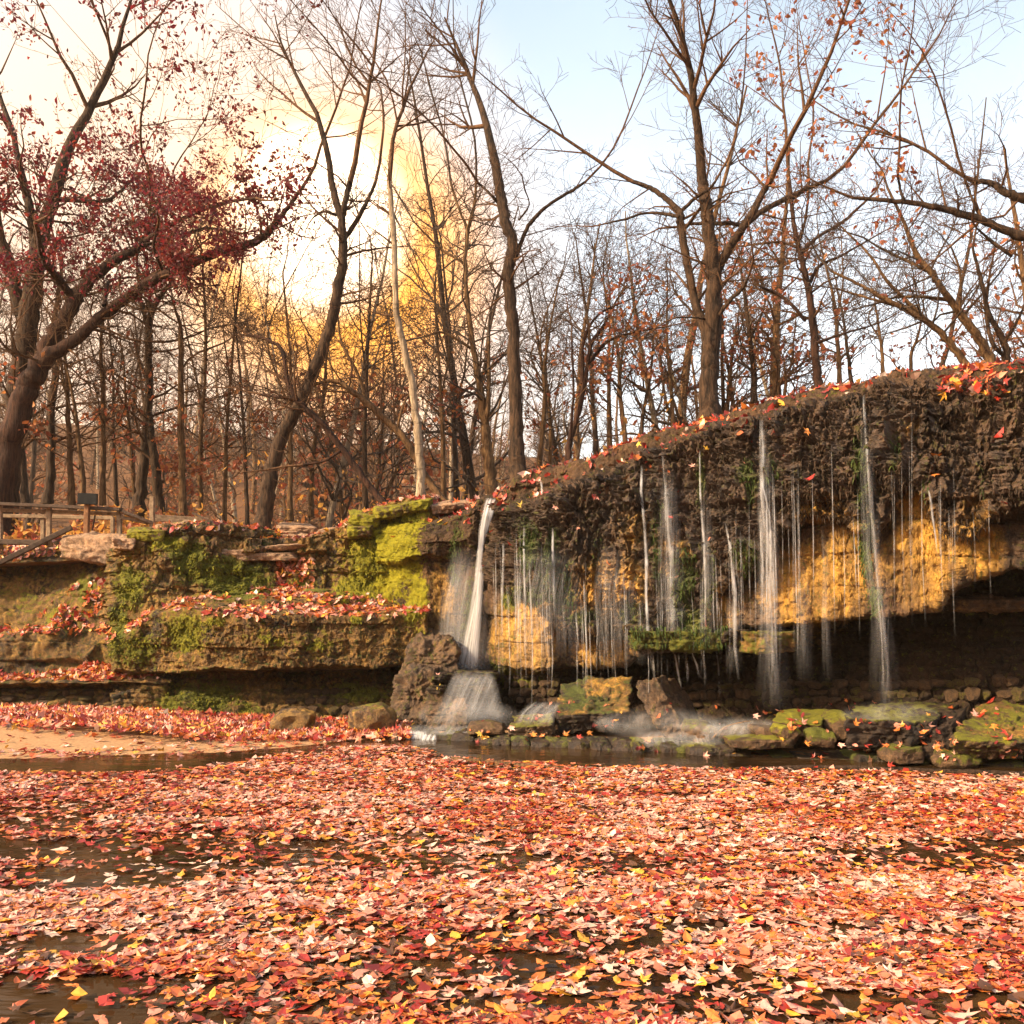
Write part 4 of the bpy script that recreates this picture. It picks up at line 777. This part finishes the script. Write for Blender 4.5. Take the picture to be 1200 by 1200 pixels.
red1 = lambda x, y: sm(400, 300, x) * sm(370, 300, y) * (.45 + .55 * sm(150, 230, y)) * (.35 + (fbm(np.stack([x * .03, y * .045, x * 0], -1), 3, 3) > -.02)) 
traced('thick grey brown trunk at the far left edge forking near the top', 17.2, [[(6,640,28),(10,560,26),(18,480,25),(30,400,23),(38,340,22),(44,290,19),(58,245,15),(68,213,14)],[(42,285,15),(36,250,11),(28,214,9)],[(24,370,16),(14,320,14),(0,280,12)]], twigs=22, seed=1, leaf=(RED, 3500, .038, red1), m0=M_bark)
traced('leaning tree at far left with long red leaved limb reaching to the golden sky', 16.4, [[(-6,640,32),(4,560,29),(20,490,27),(36,450,26),(50,425,20),(90,396,14),(130,362,13),(165,337,13),(205,317,12),(250,298,11),(305,280,9),(322,262,7),(340,240,5),(358,214,4)],[(40,445,22),(58,400,18),(78,370,17),(96,338,15),(128,310,12),(165,288,10),(178,258,6),(185,236,4),(200,214,3)],[(82,345,10),(66,325,9),(50,300,8),(44,270,5)],[(165,288,5),(200,280,4),(240,268,4),(268,272,3)],[(170,282,6),(215,255,5),(262,238,4),(300,232,3)],[(122,358,5),(128,330,4),(150,325,3)],[(190,316,4),(180,290,3),(184,270,3)],[(70,235,5),(120,236,5),(140,225,4),(152,214,3)],[(190,250,4),(180,235,4),(176,214,3)]],
       m0=M_bark_red, twigs=30, tl=1.3, seed=2, leaf=(RED, 12500, .036, red1), lean=1.6, name='red_leaved_tree')
traced('double stemmed dark tree behind the railing', 19, [[(162,606,15),(166,560,12),(172,500,10),(175,440,9),(174,400,9),(176,372,8),(186,350,6),(205,325,3)],[(188,606,12),(184,560,11),(178,520,9),(174,480,8)],[(174,385,6),(166,358,5),(163,335,4)],[(174,380,5),(176,340,4),(172,310,3)]], twigs=20, seed=3, tl=2, leaf=(RUST, 700, .06, lambda x, y: (y > 480) * 1.0))
traced('slender upright tree between the left trunks', 18, [[(120,592,7),(121,520,6),(120,450,5),(118,400,4),(124,350,3)]], m0=M_bark_tan, twigs=22, seed=4, tl=2)
traced('crooked grey tree left of the sign', 19, [[(56,590,11),(60,540,10),(60,480,9),(66,430,8),(64,380,6),(72,320,4)]], m0=M_bark, twigs=18, seed=5, tl=2)
traced('broken topped pale snag behind the promontory', 18, [[(214,606,9),(213,540,8),(212,460,7),(212,392,6)],[(213,432,3),(228,416,3),(262,402,2)]], m0=M_bark_tan, twigs=8, seed=6, tl=1)
traced('stout leaning trunk rising to the golden sky behind the flagstones', 14.6, [[(306,626,20),(314,580,18),(320,545,17),(334,505,16),(352,470,15),(372,425,14),(388,380,13),(397,335,12),(402,300,11),(401,262,10),(394,236,9),(388,213,8)],[(400,286,6),(418,258,6),(430,236,5),(440,213,4)],[(400,262,8),(404,238,7),(410,213,7)],[(394,252,4),(380,248,3),(368,254,2)]], m0=M_bark, twigs=10, seed=7, tl=1.1, ptw=.6)
traced('pale barked birch like trunk leaning left of the main waterfall', 14.2, [[(494,592,12),(492,540,11),(489,500,10),(484,460,9),(474,410,9),(465,370,8),(463,320,7),(461,270,7),(456,213,6)],[(461,250,3),(474,275,2),(484,296,2)]], m0=M_bark_pale, m1=M_twig, twigs=7, seed=8, tl=.9, ptw=.6)
traced('dark straight trunk with furrowed bark beside the waterfall notch', 13.9, [[(609,572,26),(606,540,20),(605,490,17),(603,430,16),(600,370,15),(596,320,14),(601,290,13),(593,262,13),(588,236,13),(584,213,12)],[(605,302,5),(612,280,5),(624,258,5),(646,238,4),(672,222,4),(686,213,3)],[(586,240,4),(572,225,3),(560,214,3)],[(608,258,3),(620,240,2),(615,222,2)]], m0=M_bark, twigs=12, seed=9, tl=1.0, ptw=.5)
traced('massive forked trunk standing on the cliff top', 13.0, [[(832,500,27),(831,460,24),(832,420,22),(835,370,20),(836,320,17),(831,270,15),(826,236,14),(823,213,13)],[(830,402,13),(820,370,12),(812,340,11),(804,300,10),(798,262,10),(797,250,9),(780,232,7),(762,220,6),(742,213,5)],[(838,325,12),(855,290,11),(870,268,10),(884,246,9),(894,226,8),(902,213,7)],[(872,266,7),(890,250,7),(910,238,7),(940,224,6),(968,212,5)],[(840,372,6),(856,352,5),(870,338,4),(878,322,3)],[(796,254,5),(775,250,4),(755,250,3),(735,256,3),(710,262,2)],[(800,246,5),(815,232,4),(830,222,3),(838,213,3)],[(875,266,5),(858,262,5),(840,262,5),(812,262,4)],[(828,374,3),(812,372,2),(792,372,2)],[(810,318,3),(822,306,2),(845,300,2)]], m0=M_bark, twigs=20, seed=10, tl=1.1, ptw=.45, lean=.4)
traced('many branched tree right of the massive forked trunk', 15.5, [[(961,466,11),(957,430,10),(954,390,9),(948,345,8),(942,315,7),(936,292,6),(930,260,5),(925,213,4)],[(950,330,5),(960,312,4),(985,300,3),(1020,280,2)],[(938,298,5),(955,280,4),(985,262,4),(1010,240,3)],[(944,376,4),(920,350,4),(890,335,3)],[(957,402,4),(985,392,3),(1020,382,2)],[(935,290,4),(915,284,3),(895,285,3)],[(938,280,4),(945,250,3),(948,213,3)]], m0=M_bark_red, twigs=26, seed=11, tl=1.3, leaf=(RUST, 500, .045, lambda x, y: (x < 930) * 1.0))
traced('dark crooked sapling with rust leaves above the cliff lip', 14.5, [[(666,552,9),(667,520,8),(676,490,7),(684,455,6),(690,420,5),(694,400,5),(706,384,4),(716,365,3)],[(682,450,5),(684,400,4),(700,370,3),(728,355,2)],[(690,425,4),(712,400,4),(740,390,3),(768,385,2)],[(668,515,4),(672,460,3),(670,400,2)]], m0=M_bark_red, twigs=26, seed=12, tl=1.1, leaf=(RUST, 420, .04, lambda x, y: sm(690, 730, x) * sm(470, 420, y)))
traced('dark fallen stem arching down to the mossy wall', 14.4, [[(450,592,9),(425,560,9),(400,525,8),(380,500,8),(360,480,7),(345,465,7),(336,440,6),(330,410,5),(312,398,4),(290,392,3)],[(350,470,5),(330,466,4),(306,462,3)],[(400,528,4),(380,540,3),(355,545,3)]], m0=M_bark_red, twigs=24, seed=13, tl=1.2, ptw=.4, up=.15)
traced('mossy leaning trunk crossing behind the pale birch', 15, [[(522,590,9),(500,560,9),(478,520,9),(455,495,9),(430,472,8),(412,458,7),(395,447,6),(370,450,4),(345,465,3)],[(430,472,5),(420,440,4),(400,400,3),(395,360,2)],[(465,505,4),(475,470,3),(500,440,2)]], m0=M_bark_tan, twigs=30, seed=14, tl=1.2, ptw=.3, up=.2)
traced('slim forked tree between the pale trunk and the dark trunk', 17, [[(578,582,16),(572,540,14),(568,500,12),(562,455,9),(555,410,7),(548,360,6),(545,310,5),(549,268,5),(556,240,4),(558,213,3)],[(549,270,4),(538,245,3),(528,213,3)],[(568,505,7),(572,470,6),(573,400,4)],[(555,410,4),(520,390,3),(495,395,2)],[(547,310,3),(515,290,3),(485,260,2)]], m0=M_bark_tan, m1=M_twig_grey, twigs=34, seed=15, tl=1.7)
traced('leaning bare tree arching left from the right cliff top', 13, [[(1140,440,9),(1122,412,9),(1100,388,8),(1075,370,7),(1040,352,6),(1010,335,4),(975,318,3)],[(1096,386,6),(1062,352,5),(1040,330,4),(1020,300,3),(985,265,2)],[(1050,358,4),(1020,350,3),(980,338,2)]], m0=M_bark_tan, m1=M_twig_grey, twigs=30, seed=16, tl=1.2)
traced('second leaning tree behind the right cliff top with a swollen knot', 13.4, [[(1168,436,12),(1155,410,11),(1135,380,10),(1112,350,8),(1098,330,7),(1090,318,8),(1075,300,6),(1060,262,4),(1040,220,3)],[(1112,352,5),(1080,348,4),(1050,348,3)],[(1092,320,5),(1072,310,4),(1030,290,3)],[(1125,365,4),(1125,320,3),(1115,290,2)]], m0=M_bark_tan, m1=M_twig_grey, twigs=30, seed=17, tl=1.2)
traced('dark upright stems at the right frame edge', 12.5, [[(1183,436,8),(1176,400,8),(1160,370,6),(1150,330,5),(1140,290,3)],[(1180,420,5),(1162,400,5),(1155,360,4)],[(1178,400,4),(1195,370,3),(1210,330,3)]], m0=M_bark, twigs=24, seed=18, tl=1.1)
traced('large tree outside the right edge sending a long bough across the sky', 11.5, [[(1320,440,40),(1310,380,36),(1290,330,32),(1262,290,24),(1225,282,16),(1185,272,10),(1150,258,9),(1110,246,8),(1070,238,6),(1030,234,5),(1000,232,4)],[(1290,330,22),(1260,260,18),(1215,236,14),(1180,226,9),(1160,214,7),(1140,213,5)],[(1150,258,3),(1140,235,3),(1132,214,3)],[(1185,300,5),(1165,285,4),(1145,268,3)],[(1060,236,4),(1055,222,3),(1052,205,3)]], m0=M_bark, twigs=16, seed=19, tl=1.0, ptw=.6, leaf=(RUST, 700, .035, lambda x, y: (x < 1080) * 1.0))
SL = [(100,588,400,5),(138,600,330,4),(235,606,300,5),(262,612,260,4),(290,615,340,4),(340,600,320,5),(364,596,380,5),(428,590,300,5),(440,588,420,4),(520,580,330,5),(535,578,280,5),(630,548,330,5),(645,545,360,4),(700,535,300,5),(715,530,340,5),(735,525,330,5),(750,520,380,4),(790,505,330,4),(862,486,330,4),(885,480,300,6),(905,474,350,5),(985,455,290,5),(1000,452,330,4),(1035,446,340,4),(1068,440,360,4),(30,590,380,7),(85,590,340,6)]
SLL = ['just right of the slender upright tree', 'between the slender tree and the double stemmed tree', 'right of the broken topped snag', 'left of the stout leaning trunk', 'crossing just behind the foot of the stout leaning trunk', 'right of the foot of the stout leaning trunk', 'rising behind the fallen dark stem', 'left of the pale birch like trunk', 'behind the mossy leaning trunk', 'between the pale birch and the waterfall notch', 'just left of the slim forked tree',
 'right of the dark furrowed trunk', 'left of the crooked rust leaved sapling', 'right of the crooked rust leaved sapling', 'behind the crown of the rust leaved sapling', 'midway between the sapling and the massive forked trunk', 'above the first lip of the long slope', 'left of the massive forked trunk', 'right of the massive forked trunk', 'with a thicker stem beyond the massive forked trunk', 'left of the many branched tree', 'right of the many branched tree', 'above the tall lone strand of water', 'behind the left arching bare tree', 'behind the leaf pile on the right cliff top', 'behind the left end of the railing', 'behind the sign']
rs = random.Random(31)
for i, (x, yb, yt, w) in enumerate(SL):
    lean_ = rs.uniform(-30, 30); h = yb - yt; Ytr = rs.uniform(16.5, 22)
    traced(('%s thin bare tree %s' % (['leaning', 'straight', 'crooked'][0 if abs(lean_) > 15 else 1 if abs(lean_) < 6 else 2], SLL[i])), Ytr,
      [[(x, yb + 10, w * 1.4), (x + lean_ * .2 + rs.uniform(-3, 3), yb - h * .3, w * 1.1), (x + lean_ * .5 + rs.uniform(-5, 5), yb - h * .6, w * .8), (x + lean_, yt, w * .4)], [(x + lean_ * .3, yb - h * .45, w * .6), (x + lean_ * .3 + rs.uniform(-25, 25), yb - h * .75, w * .4), (x + lean_ * .3 + rs.uniform(-45, 45), yb - h * 1.1, w * .25)]],
      m0=[M_bark_tan, M_bark, M_bark_tan][i % 3], m1=[M_twig, M_twig_grey][i % 2 if x > 500 else 0], twigs=30, seed=60 + i, tl=1.6, nc=(4, 3, 3), leaf=(RUST, 260, .05, lambda a, b: sm(380, 560, b)) if i % 3 == 0 else None)['group'] = 'thin bare trees behind the cliff'

# woodland behind: a dozen grown trees, copied
def variant(seed, H, m0, m1, leafy=False, multi=1):
    R = np.random.default_rng(seed); T = Tree(); T.rmin = .0055
    for st in range(multi):
        d = np.array([R.normal(0, .12 * multi), R.normal(0, .12), 1]); n = 12; pts = [np.array([st * .25, 0, -.3])]; r0 = R.uniform(.09, .17) / (1 if multi == 1 else 1.3)
        bend = R.normal(0, .05, 3)
        for i in range(n): d = norm(d + R.normal(0, .06, 3) + bend * .3 + [0, 0, .06]); pts.append(pts[-1] + d * H / n)
        rad = r0 * (1 - .85 * np.linspace(0, 1, n + 1)) ; T.tube(pts, rad, 0)
        for k in range(30 // multi):
            tt = R.uniform(.14, .98); i = int(tt * n); az = R.uniform(0, 6.28); dd = np.array([math.cos(az), math.sin(az), R.uniform(.2, 1.1)])
            T.grow(pts[i], dd, H * .20 * (1.25 - tt) * R.uniform(.7, 1.6) + .4, rad[i] * .45, 1, 3, R, .03, .17, (0, 5, 5))
    a = mesh_np('trunk', np.vstack(T.V[0]), np.vstack(T.Q[0]), m0, link=False); b = mesh_np('crown', np.vstack(T.V[1]), np.vstack(T.Q[1]), m1, link=False); c = None
    if leafy:
        tp = np.array(T.tips); tp = tp[tp[:, 2] < H * .75]; k = R.choice(len(tp), 500); o = leaves('foliage', tp[k] + R.normal(0, .15, (500, 3)), R.normal(0, 1, (500, 3)), .08, [1] * 4, None, .5, (2,), .5, mat=M_crown, pal=RUST, seed=seed, parent_kind=None); c = o.data; bpy.data.objects.remove(o)
    return a, b, c
VT = [variant(900 + k, [11, 13, 9, 14, 7, 12, 5, 10, 6, 12][k], [M_bark_tan, M_bark, M_bark_tan, M_bark_pale][k % 4], M_twig if k % 3 else M_twig_grey, k in (2, 6), 1 + (k in (4, 6, 8)) * 2) for k in range(10)]
rt = random.Random(77); nT = 0
while nT < 215:
    u = rt.random(); Y = 19 + 75 * u ** 1.5; x = rt.uniform(-.66, .66) * Y
    if nT >= 115: Y = 36 + 60 * u; x = rt.uniform(-.66, .12) * Y
    if x / Y > .05 and rt.random() < .45: continue
    k = rt.randrange(10); z = float(floorz(np.array([x]), np.array([Y]))[0]) - .15
    lk = ['tan barked tree of middle height', 'tall dark barked bare tree', 'low tan tree holding rusty leaves', 'tall pale barked bare tree', 'low tan cluster of three stems', 'slim dark bare tree', 'young three stemmed tree holding rusty leaves', 'pale barked bare tree', 'three stemmed tan bush of a tree', 'straight dark bare tree'][k]
    lz = 'in the far left woodland' if x / Y < -.36 else 'in the woodland behind the mossy promontory' if x / Y < -.12 else 'in the woodland behind the main waterfall' if x / Y < .05 else 'behind the long slope of the cliff top' if x / Y < .28 else 'beyond the high right end of the cliff'
    root = empty('woodland_tree', (x, Y, z), lk + ' ' + lz, 'tree', 'distant trees in the woodland')
    root.rotation_euler = (rt.uniform(-.06, .06), rt.uniform(-.08, .08), rt.uniform(0, 6.28)); s_ = rt.uniform(.75, 1.2) * (1 if nT % 5 < 2 else .55); root.scale = (s_, s_, s_ * rt.uniform(.9, 1.1))
    for me, nm in zip(VT[k], ('trunk', 'crown', 'foliage')):
        if me: o = bpy.data.objects.new(nm, me); COL.objects.link(o); o.parent = root
    nT += 1

# orange undergrowth behind the railing
n = 9000; Y = rng.uniform(15.5, 19, n); px = rng.uniform(-60, 240, n); x = (px - 600) / F * Y; zb = floorz(x, Y); hh = rng.uniform(0, 1, n) ** 1.3 * (.5 + .6 * sm(-.2, .4, fbm(np.stack([x * 1.2, Y, x * 0], 1), 8, 3)))
UND = np.array([(.60,.30,.06),(.70,.38,.08),(.50,.18,.05),(.38,.10,.04)])
leaves('undergrowth', np.stack([x, Y, zb - .1 + hh], 1), rng.normal(0, 1, (n, 3)), .07, [1] * 4, 'low orange and yellow leafy undergrowth behind the railing', .5, (1, 2), .5, mat=M_crown, pal=UND, seed=31)
n = 5000; Y = rng.uniform(15, 30, n); px = rng.uniform(240, 900, n); x = (px - 600) / F * Y; zb = floorz(x, Y); hh = rng.uniform(0, 1, n) * 1.6
k = fbm(np.stack([x * .5, Y * .5, hh * .6], 1), 18, 3) > .08
leaves('brushwood_leaves', np.stack([x, Y, zb - .1 + hh], 1)[k], rng.normal(0, 1, (k.sum(), 3)), .05, [1] * 4, 'rusty leaves on the brushwood at the woodland edge', .5, (1, 2), .5, mat=M_crown, pal=UND, seed=32)

# ------------------------------------------------------------------ railing and sign
def beam(name, a, b, w, h, mat, par):
    a = Vector(a); b = Vector(b); d = (b - a); L = d.length; q = d.to_track_quat('X', 'Z'); r_ = random.Random(int(a.x * 99)); nS = 8
    V = []; bev = min(w, h) * .12
    sec = [(-w/2+bev,-h/2),(w/2-bev,-h/2),(w/2,-h/2+bev),(w/2,h/2-bev),(w/2-bev,h/2),(-w/2+bev,h/2),(-w/2,h/2-bev),(-w/2,-h/2+bev)]
    for i in range(nS + 1):
        for (y, z) in sec: V.append(tuple(a + q @ Vector((L * i / nS, y + r_.uniform(-1, 1) * w * .02, z + r_.uniform(-1, 1) * h * .02))))
    Qd = [(i * 8 + j, i * 8 + (j + 1) % 8, (i + 1) * 8 + (j + 1) % 8, (i + 1) * 8 + j) for i in range(nS) for j in range(8)]
    e = nS * 8; Qd += [(3, 2, 1, 0), (7, 4, 3, 0), (7, 6, 5, 4), (e, e+1, e+2, e+3), (e, e+3, e+4, e+7), (e+4, e+5, e+6, e+7)]
    o = mesh_np(name, V, Qd, mat, smooth=False); child(o, par) if par else None; return o
fy = 15.0
rail = empty('wooden_railing', P(57, 636, fy), 'weathered wooden post and rail railing at the left edge of the ravine', 'railing')
for (x, t, b, w, Y) in [(57.5,592,636,.07,14.8),(50.5,603,630,.065,15.3),(140,596,626,.07,14.8),(132,606,628,.06,15.3),(178.5,582,614,.07,15.0),(0,590,640,.07,14.8),(-50,588,640,.07,14.8)]:
    beam('post', P(x, b + 4, Y), P(x, t, Y), w, w, M_wood, rail)
beam('top_rail', P(-120, 585, 14.7), P(142, 597, 14.7), .16, .05, M_wood_dark, rail)
beam('rail', P(-120, 594, 14.8), P(140, 602, 14.85), .05, .06, M_wood, rail)
beam('rail', P(-120, 602, 15.2), P(132, 607, 15.3), .05, .06, M_wood, rail)
beam('rail', P(142, 599, 14.7), P(178, 613, 15.0), .10, .05, M_wood, rail); beam('rail', P(142, 606, 14.75), P(174, 613, 15.0), .05, .05, M_wood, rail)
beam('rail', P(180, 605, 15.4), P(244, 609, 15.6), .05, .06, M_wood, rail); beam('rail', P(180, 609, 15.3), P(246, 612, 15.5), .05, .05, M_wood, rail)
beam('brace', P(225, 601, 15.4), P(245, 610, 15.5), .05, .04, M_wood, rail)
sg = empty('trail_sign', P(101.5, 630, 14.6), 'black tilted sign panel on a brown post in front of the railing', 'sign')
beam('post', P(101, 634, 14.62), P(102.5, 588, 14.62), .075, .075, M_wood_red, sg)
pnl = beam('panel', P(91.5, 584, 14.55), P(114, 585, 14.55), .05, .17, M_black, sg)
beam('support', P(108, 622, 14.9), P(113, 596, 14.9), .02, .02, M_wood_dark, sg)
lg = beam('fallen_log', P(-10, 664, 14.5), P(84, 618, 14.7), .08, .08, M_wood_dark, None); tag(lg, 'dark fallen log slanting down from the railing', 'log')
tag(block((70,630,14.3),(146,628,14.1),(74,627,14.9),(150,625,14.9),(70,652,14.3),(146,664,14.1), '', 790, (.1,.6), .25, .1, .1, .05, .95, 5, None, 'rock_wall', M_flag), 'low tan rock wall under the sign', 'wall')
lg = beam('wall_beam', P(-60, 634, 14.7), P(54, 636, 14.7), .2, .08, M_wood_dark, None); tag(lg, 'dark timber kerb lying under the railing', 'timber')

# logs and sticks in the pool
def stick(name, ptsx, r0, r1, mat, label, cat):
    T = Tree(); c = catmull([P(x, y, Y) for x, y, Y in ptsx], 6); T.tube(c, np.linspace(r0, r1, len(c)) * (1 + .1 * np.sin(np.arange(len(c)) * 1.7)), 0)
    return tag(mesh_np(name, np.vstack(T.V[0]), np.vstack(T.Q[0]), mat), label, cat)
def wz(px, py): return (px, py, CH * F / (py - HZ))
stick('log', [wz(530,892), wz(570,895), wz(620,899), wz(690,903)], .05, .03, M_bark_tan, 'half sunken brown log at the edge of the floating leaves', 'log')
stick('log', [wz(860,903), wz(960,900), wz(1060,903), wz(1190,907), wz(1260,909)], .030, .028, M_bark, 'long dark pole floating along the right side of the pool', 'log')
stick('branch', [wz(110,988), wz(150,976), wz(190,970), wz(222,960)], .012, .007, M_twig_grey, 'thin grey stick poking out of the leaves at lower left', 'branch')
stick('branch', [(834,866,9.9), (850,852,9.8), (872,846,9.7), (880,845,9.7)], .012, .006, M_bark_tan, 'thin curved stick lying over the runoff', 'branch')
# single leaves that stand out
def one_leaf(px, py, Y, size, colr, label, nrm=(0, -.5, 1), seed=0):
    o = leaves('maple_leaf', np.array([P(px, py, Y)]), np.array([nrm], float), np.array([size]), [1], None, .15, (0,), .4, pal=np.array([colr]), seed=seed, parent_kind=None)
    return tag(o, label, 'leaf')
OR_, RD_, YE_, PK_ = (.80,.28,.04), (.60,.06,.03), (.85,.55,.08), (.85,.45,.35)
for i, (x, y, Y, c, lab) in enumerate([(1004,803,0,0,'')][:0] + [(829,526,0,YE_,'yellow leaf stuck high on the dark slope'),(813,546,0,PK_,'pink leaf hanging on the wet slope'),(947,505,0,OR_,'orange leaf on the dark slope left of the tall strand'),(540,602,0,RD_,'red leaf on the lip just left of the main waterfall'),(748,520,0,YE_,'yellow leaf on the cliff top band'),(735,542,0,YE_,'pale yellow leaf on the second lip'),
     (610,593,0,YE_,'yellow leaf on the lip right of the main waterfall'),(652,594,0,PK_,'pinkish leaf on the sloping lip'),(1120,458,0,OR_,'bright orange leaf in the pile on the right cliff top'),(1168,466,0,RD_,'red leaf at the right end of the cliff top')]):
    h = hit(x, y); 
    if h: one_leaf(x, y, h[0].y - .03, .065, c, lab, tuple(Vector(h[1]) * (1 if h[1].y < 0 else -1)), 200 + i)
for i, (x, y, Y, c, lab) in enumerate([(513,792,11.5,PK_,'pink leaf on the rock step beside the waterfall foot'),(513,806,11.4,YE_,'yellow leaf below the pink one at the waterfall foot'),(600,852,10.1,PK_,'pink curled leaf on the kerb by the mossy slab'),(563,860,10.1,YE_,'yellow leaf on the kerb below the waterfall'),(625,862,10.0,OR_,'orange leaf standing on the kerb'),(662,861,9.9,OR_,'orange leaf in front of the dark block'),(678,864,9.85,RD_,'red leaf in front of the dark block'),
     (690,858,9.85,OR_,'large orange leaf right of the dark block'),(885,838,9.6,PK_,'pink leaf upright behind the flat slab'),(1003,849,9.1,OR_,'orange leaf on the dark flank of the big boulder'),(1097,876,8.9,OR_,'orange leaf standing below the right boulder'),(1143,838,8.95,PK_,'pink leaf on top of the yellow green boulder'),(1165,850,8.8,OR_,'orange leaf on the yellow green boulder'),(1178,858,8.75,RD_,'red leaf at the right end of the yellow green boulder'),
     (986,872,9.0,PK_,'pink leaf at the foot of the big boulder'),(946,872,9.1,OR_,'orange leaf below the bright green stone'),(1042,896,8.75,RD_,'red and pink leaf lying on the long pole'),(530,592,10.2,OR_,'')][:17]):
    one_leaf(x, y, Y, .055, c, lab, (0, -1, .8), 230 + i)
bpy.context.view_layer.update(); vv_, qq_, of_ = [], [], 0
for o in list(COL.objects):
    if o.type == 'MESH' and o.name.split('.')[0] in ('boulder', 'shelf_stone'):
        m_ = np.empty(len(o.data.vertices) * 3); o.data.vertices.foreach_get('co', m_); m_ = m_.reshape(-1, 3) + np.array(o.location); t_ = np.empty(len(o.data.loops), int); o.data.loops.foreach_get('vertex_index', t_)
        vv_.append(m_); qq_.append(t_.reshape(-1, 3) + of_); of_ += len(m_)
BV.append(BVHTree.FromPolygons(np.vstack(vv_).tolist(), np.vstack(qq_).tolist()))
pl, nl = [], []
for k in range(2600):
    x = rng.uniform(545, 1215); y = rng.uniform(822, 896)
    if vn(np.array([[x * .045, y * .08, 2.]]), 3)[0] < .05: continue
    h = hit(x, y, (0, 1, 2, 3))
    if h and abs(h[1].z) > .25 and rng.random() < .24: pl.append(tuple(h[0] + Vector((0, -.01, .012)))); nl.append((h[1].x, min(h[1].y, -.2), abs(h[1].z)))
leaves('rock_leaves', np.array(pl), np.array(nl), .038, [4, 2, 5, 5, 7, 8, 4, 4, 4, 1], 'small wet leaves caught on the kerb stones and boulders', .35, (0, 0, 1), .6, seed=41)


# haze: air over the whole place
HZB = [(-60, -12, -1.3), (60, 110, 40)]
(x0, y0, z0), (x1, y1, z1) = HZB
hv = [(x0,y0,z0),(x1,y0,z0),(x1,y1,z0),(x0,y1,z0),(x0,y0,z1),(x1,y0,z1),(x1,y1,z1),(x0,y1,z1)]
t = NT('haze'); pv = t.n('ShaderNodeVolumePrincipled', {'Color': (1.0, .80, .58, 1), 'Density': .0006, 'Anisotropy': .1}); t.t.links.new(pv.outputs[0], t.out.inputs[1])
tag(mesh_np('haze', hv, [(0,3,2,1),(4,5,6,7),(0,1,5,4),(1,2,6,5),(2,3,7,6),(3,0,4,7)], t.m, smooth=False), 'warm autumn haze in the air', kind='stuff')
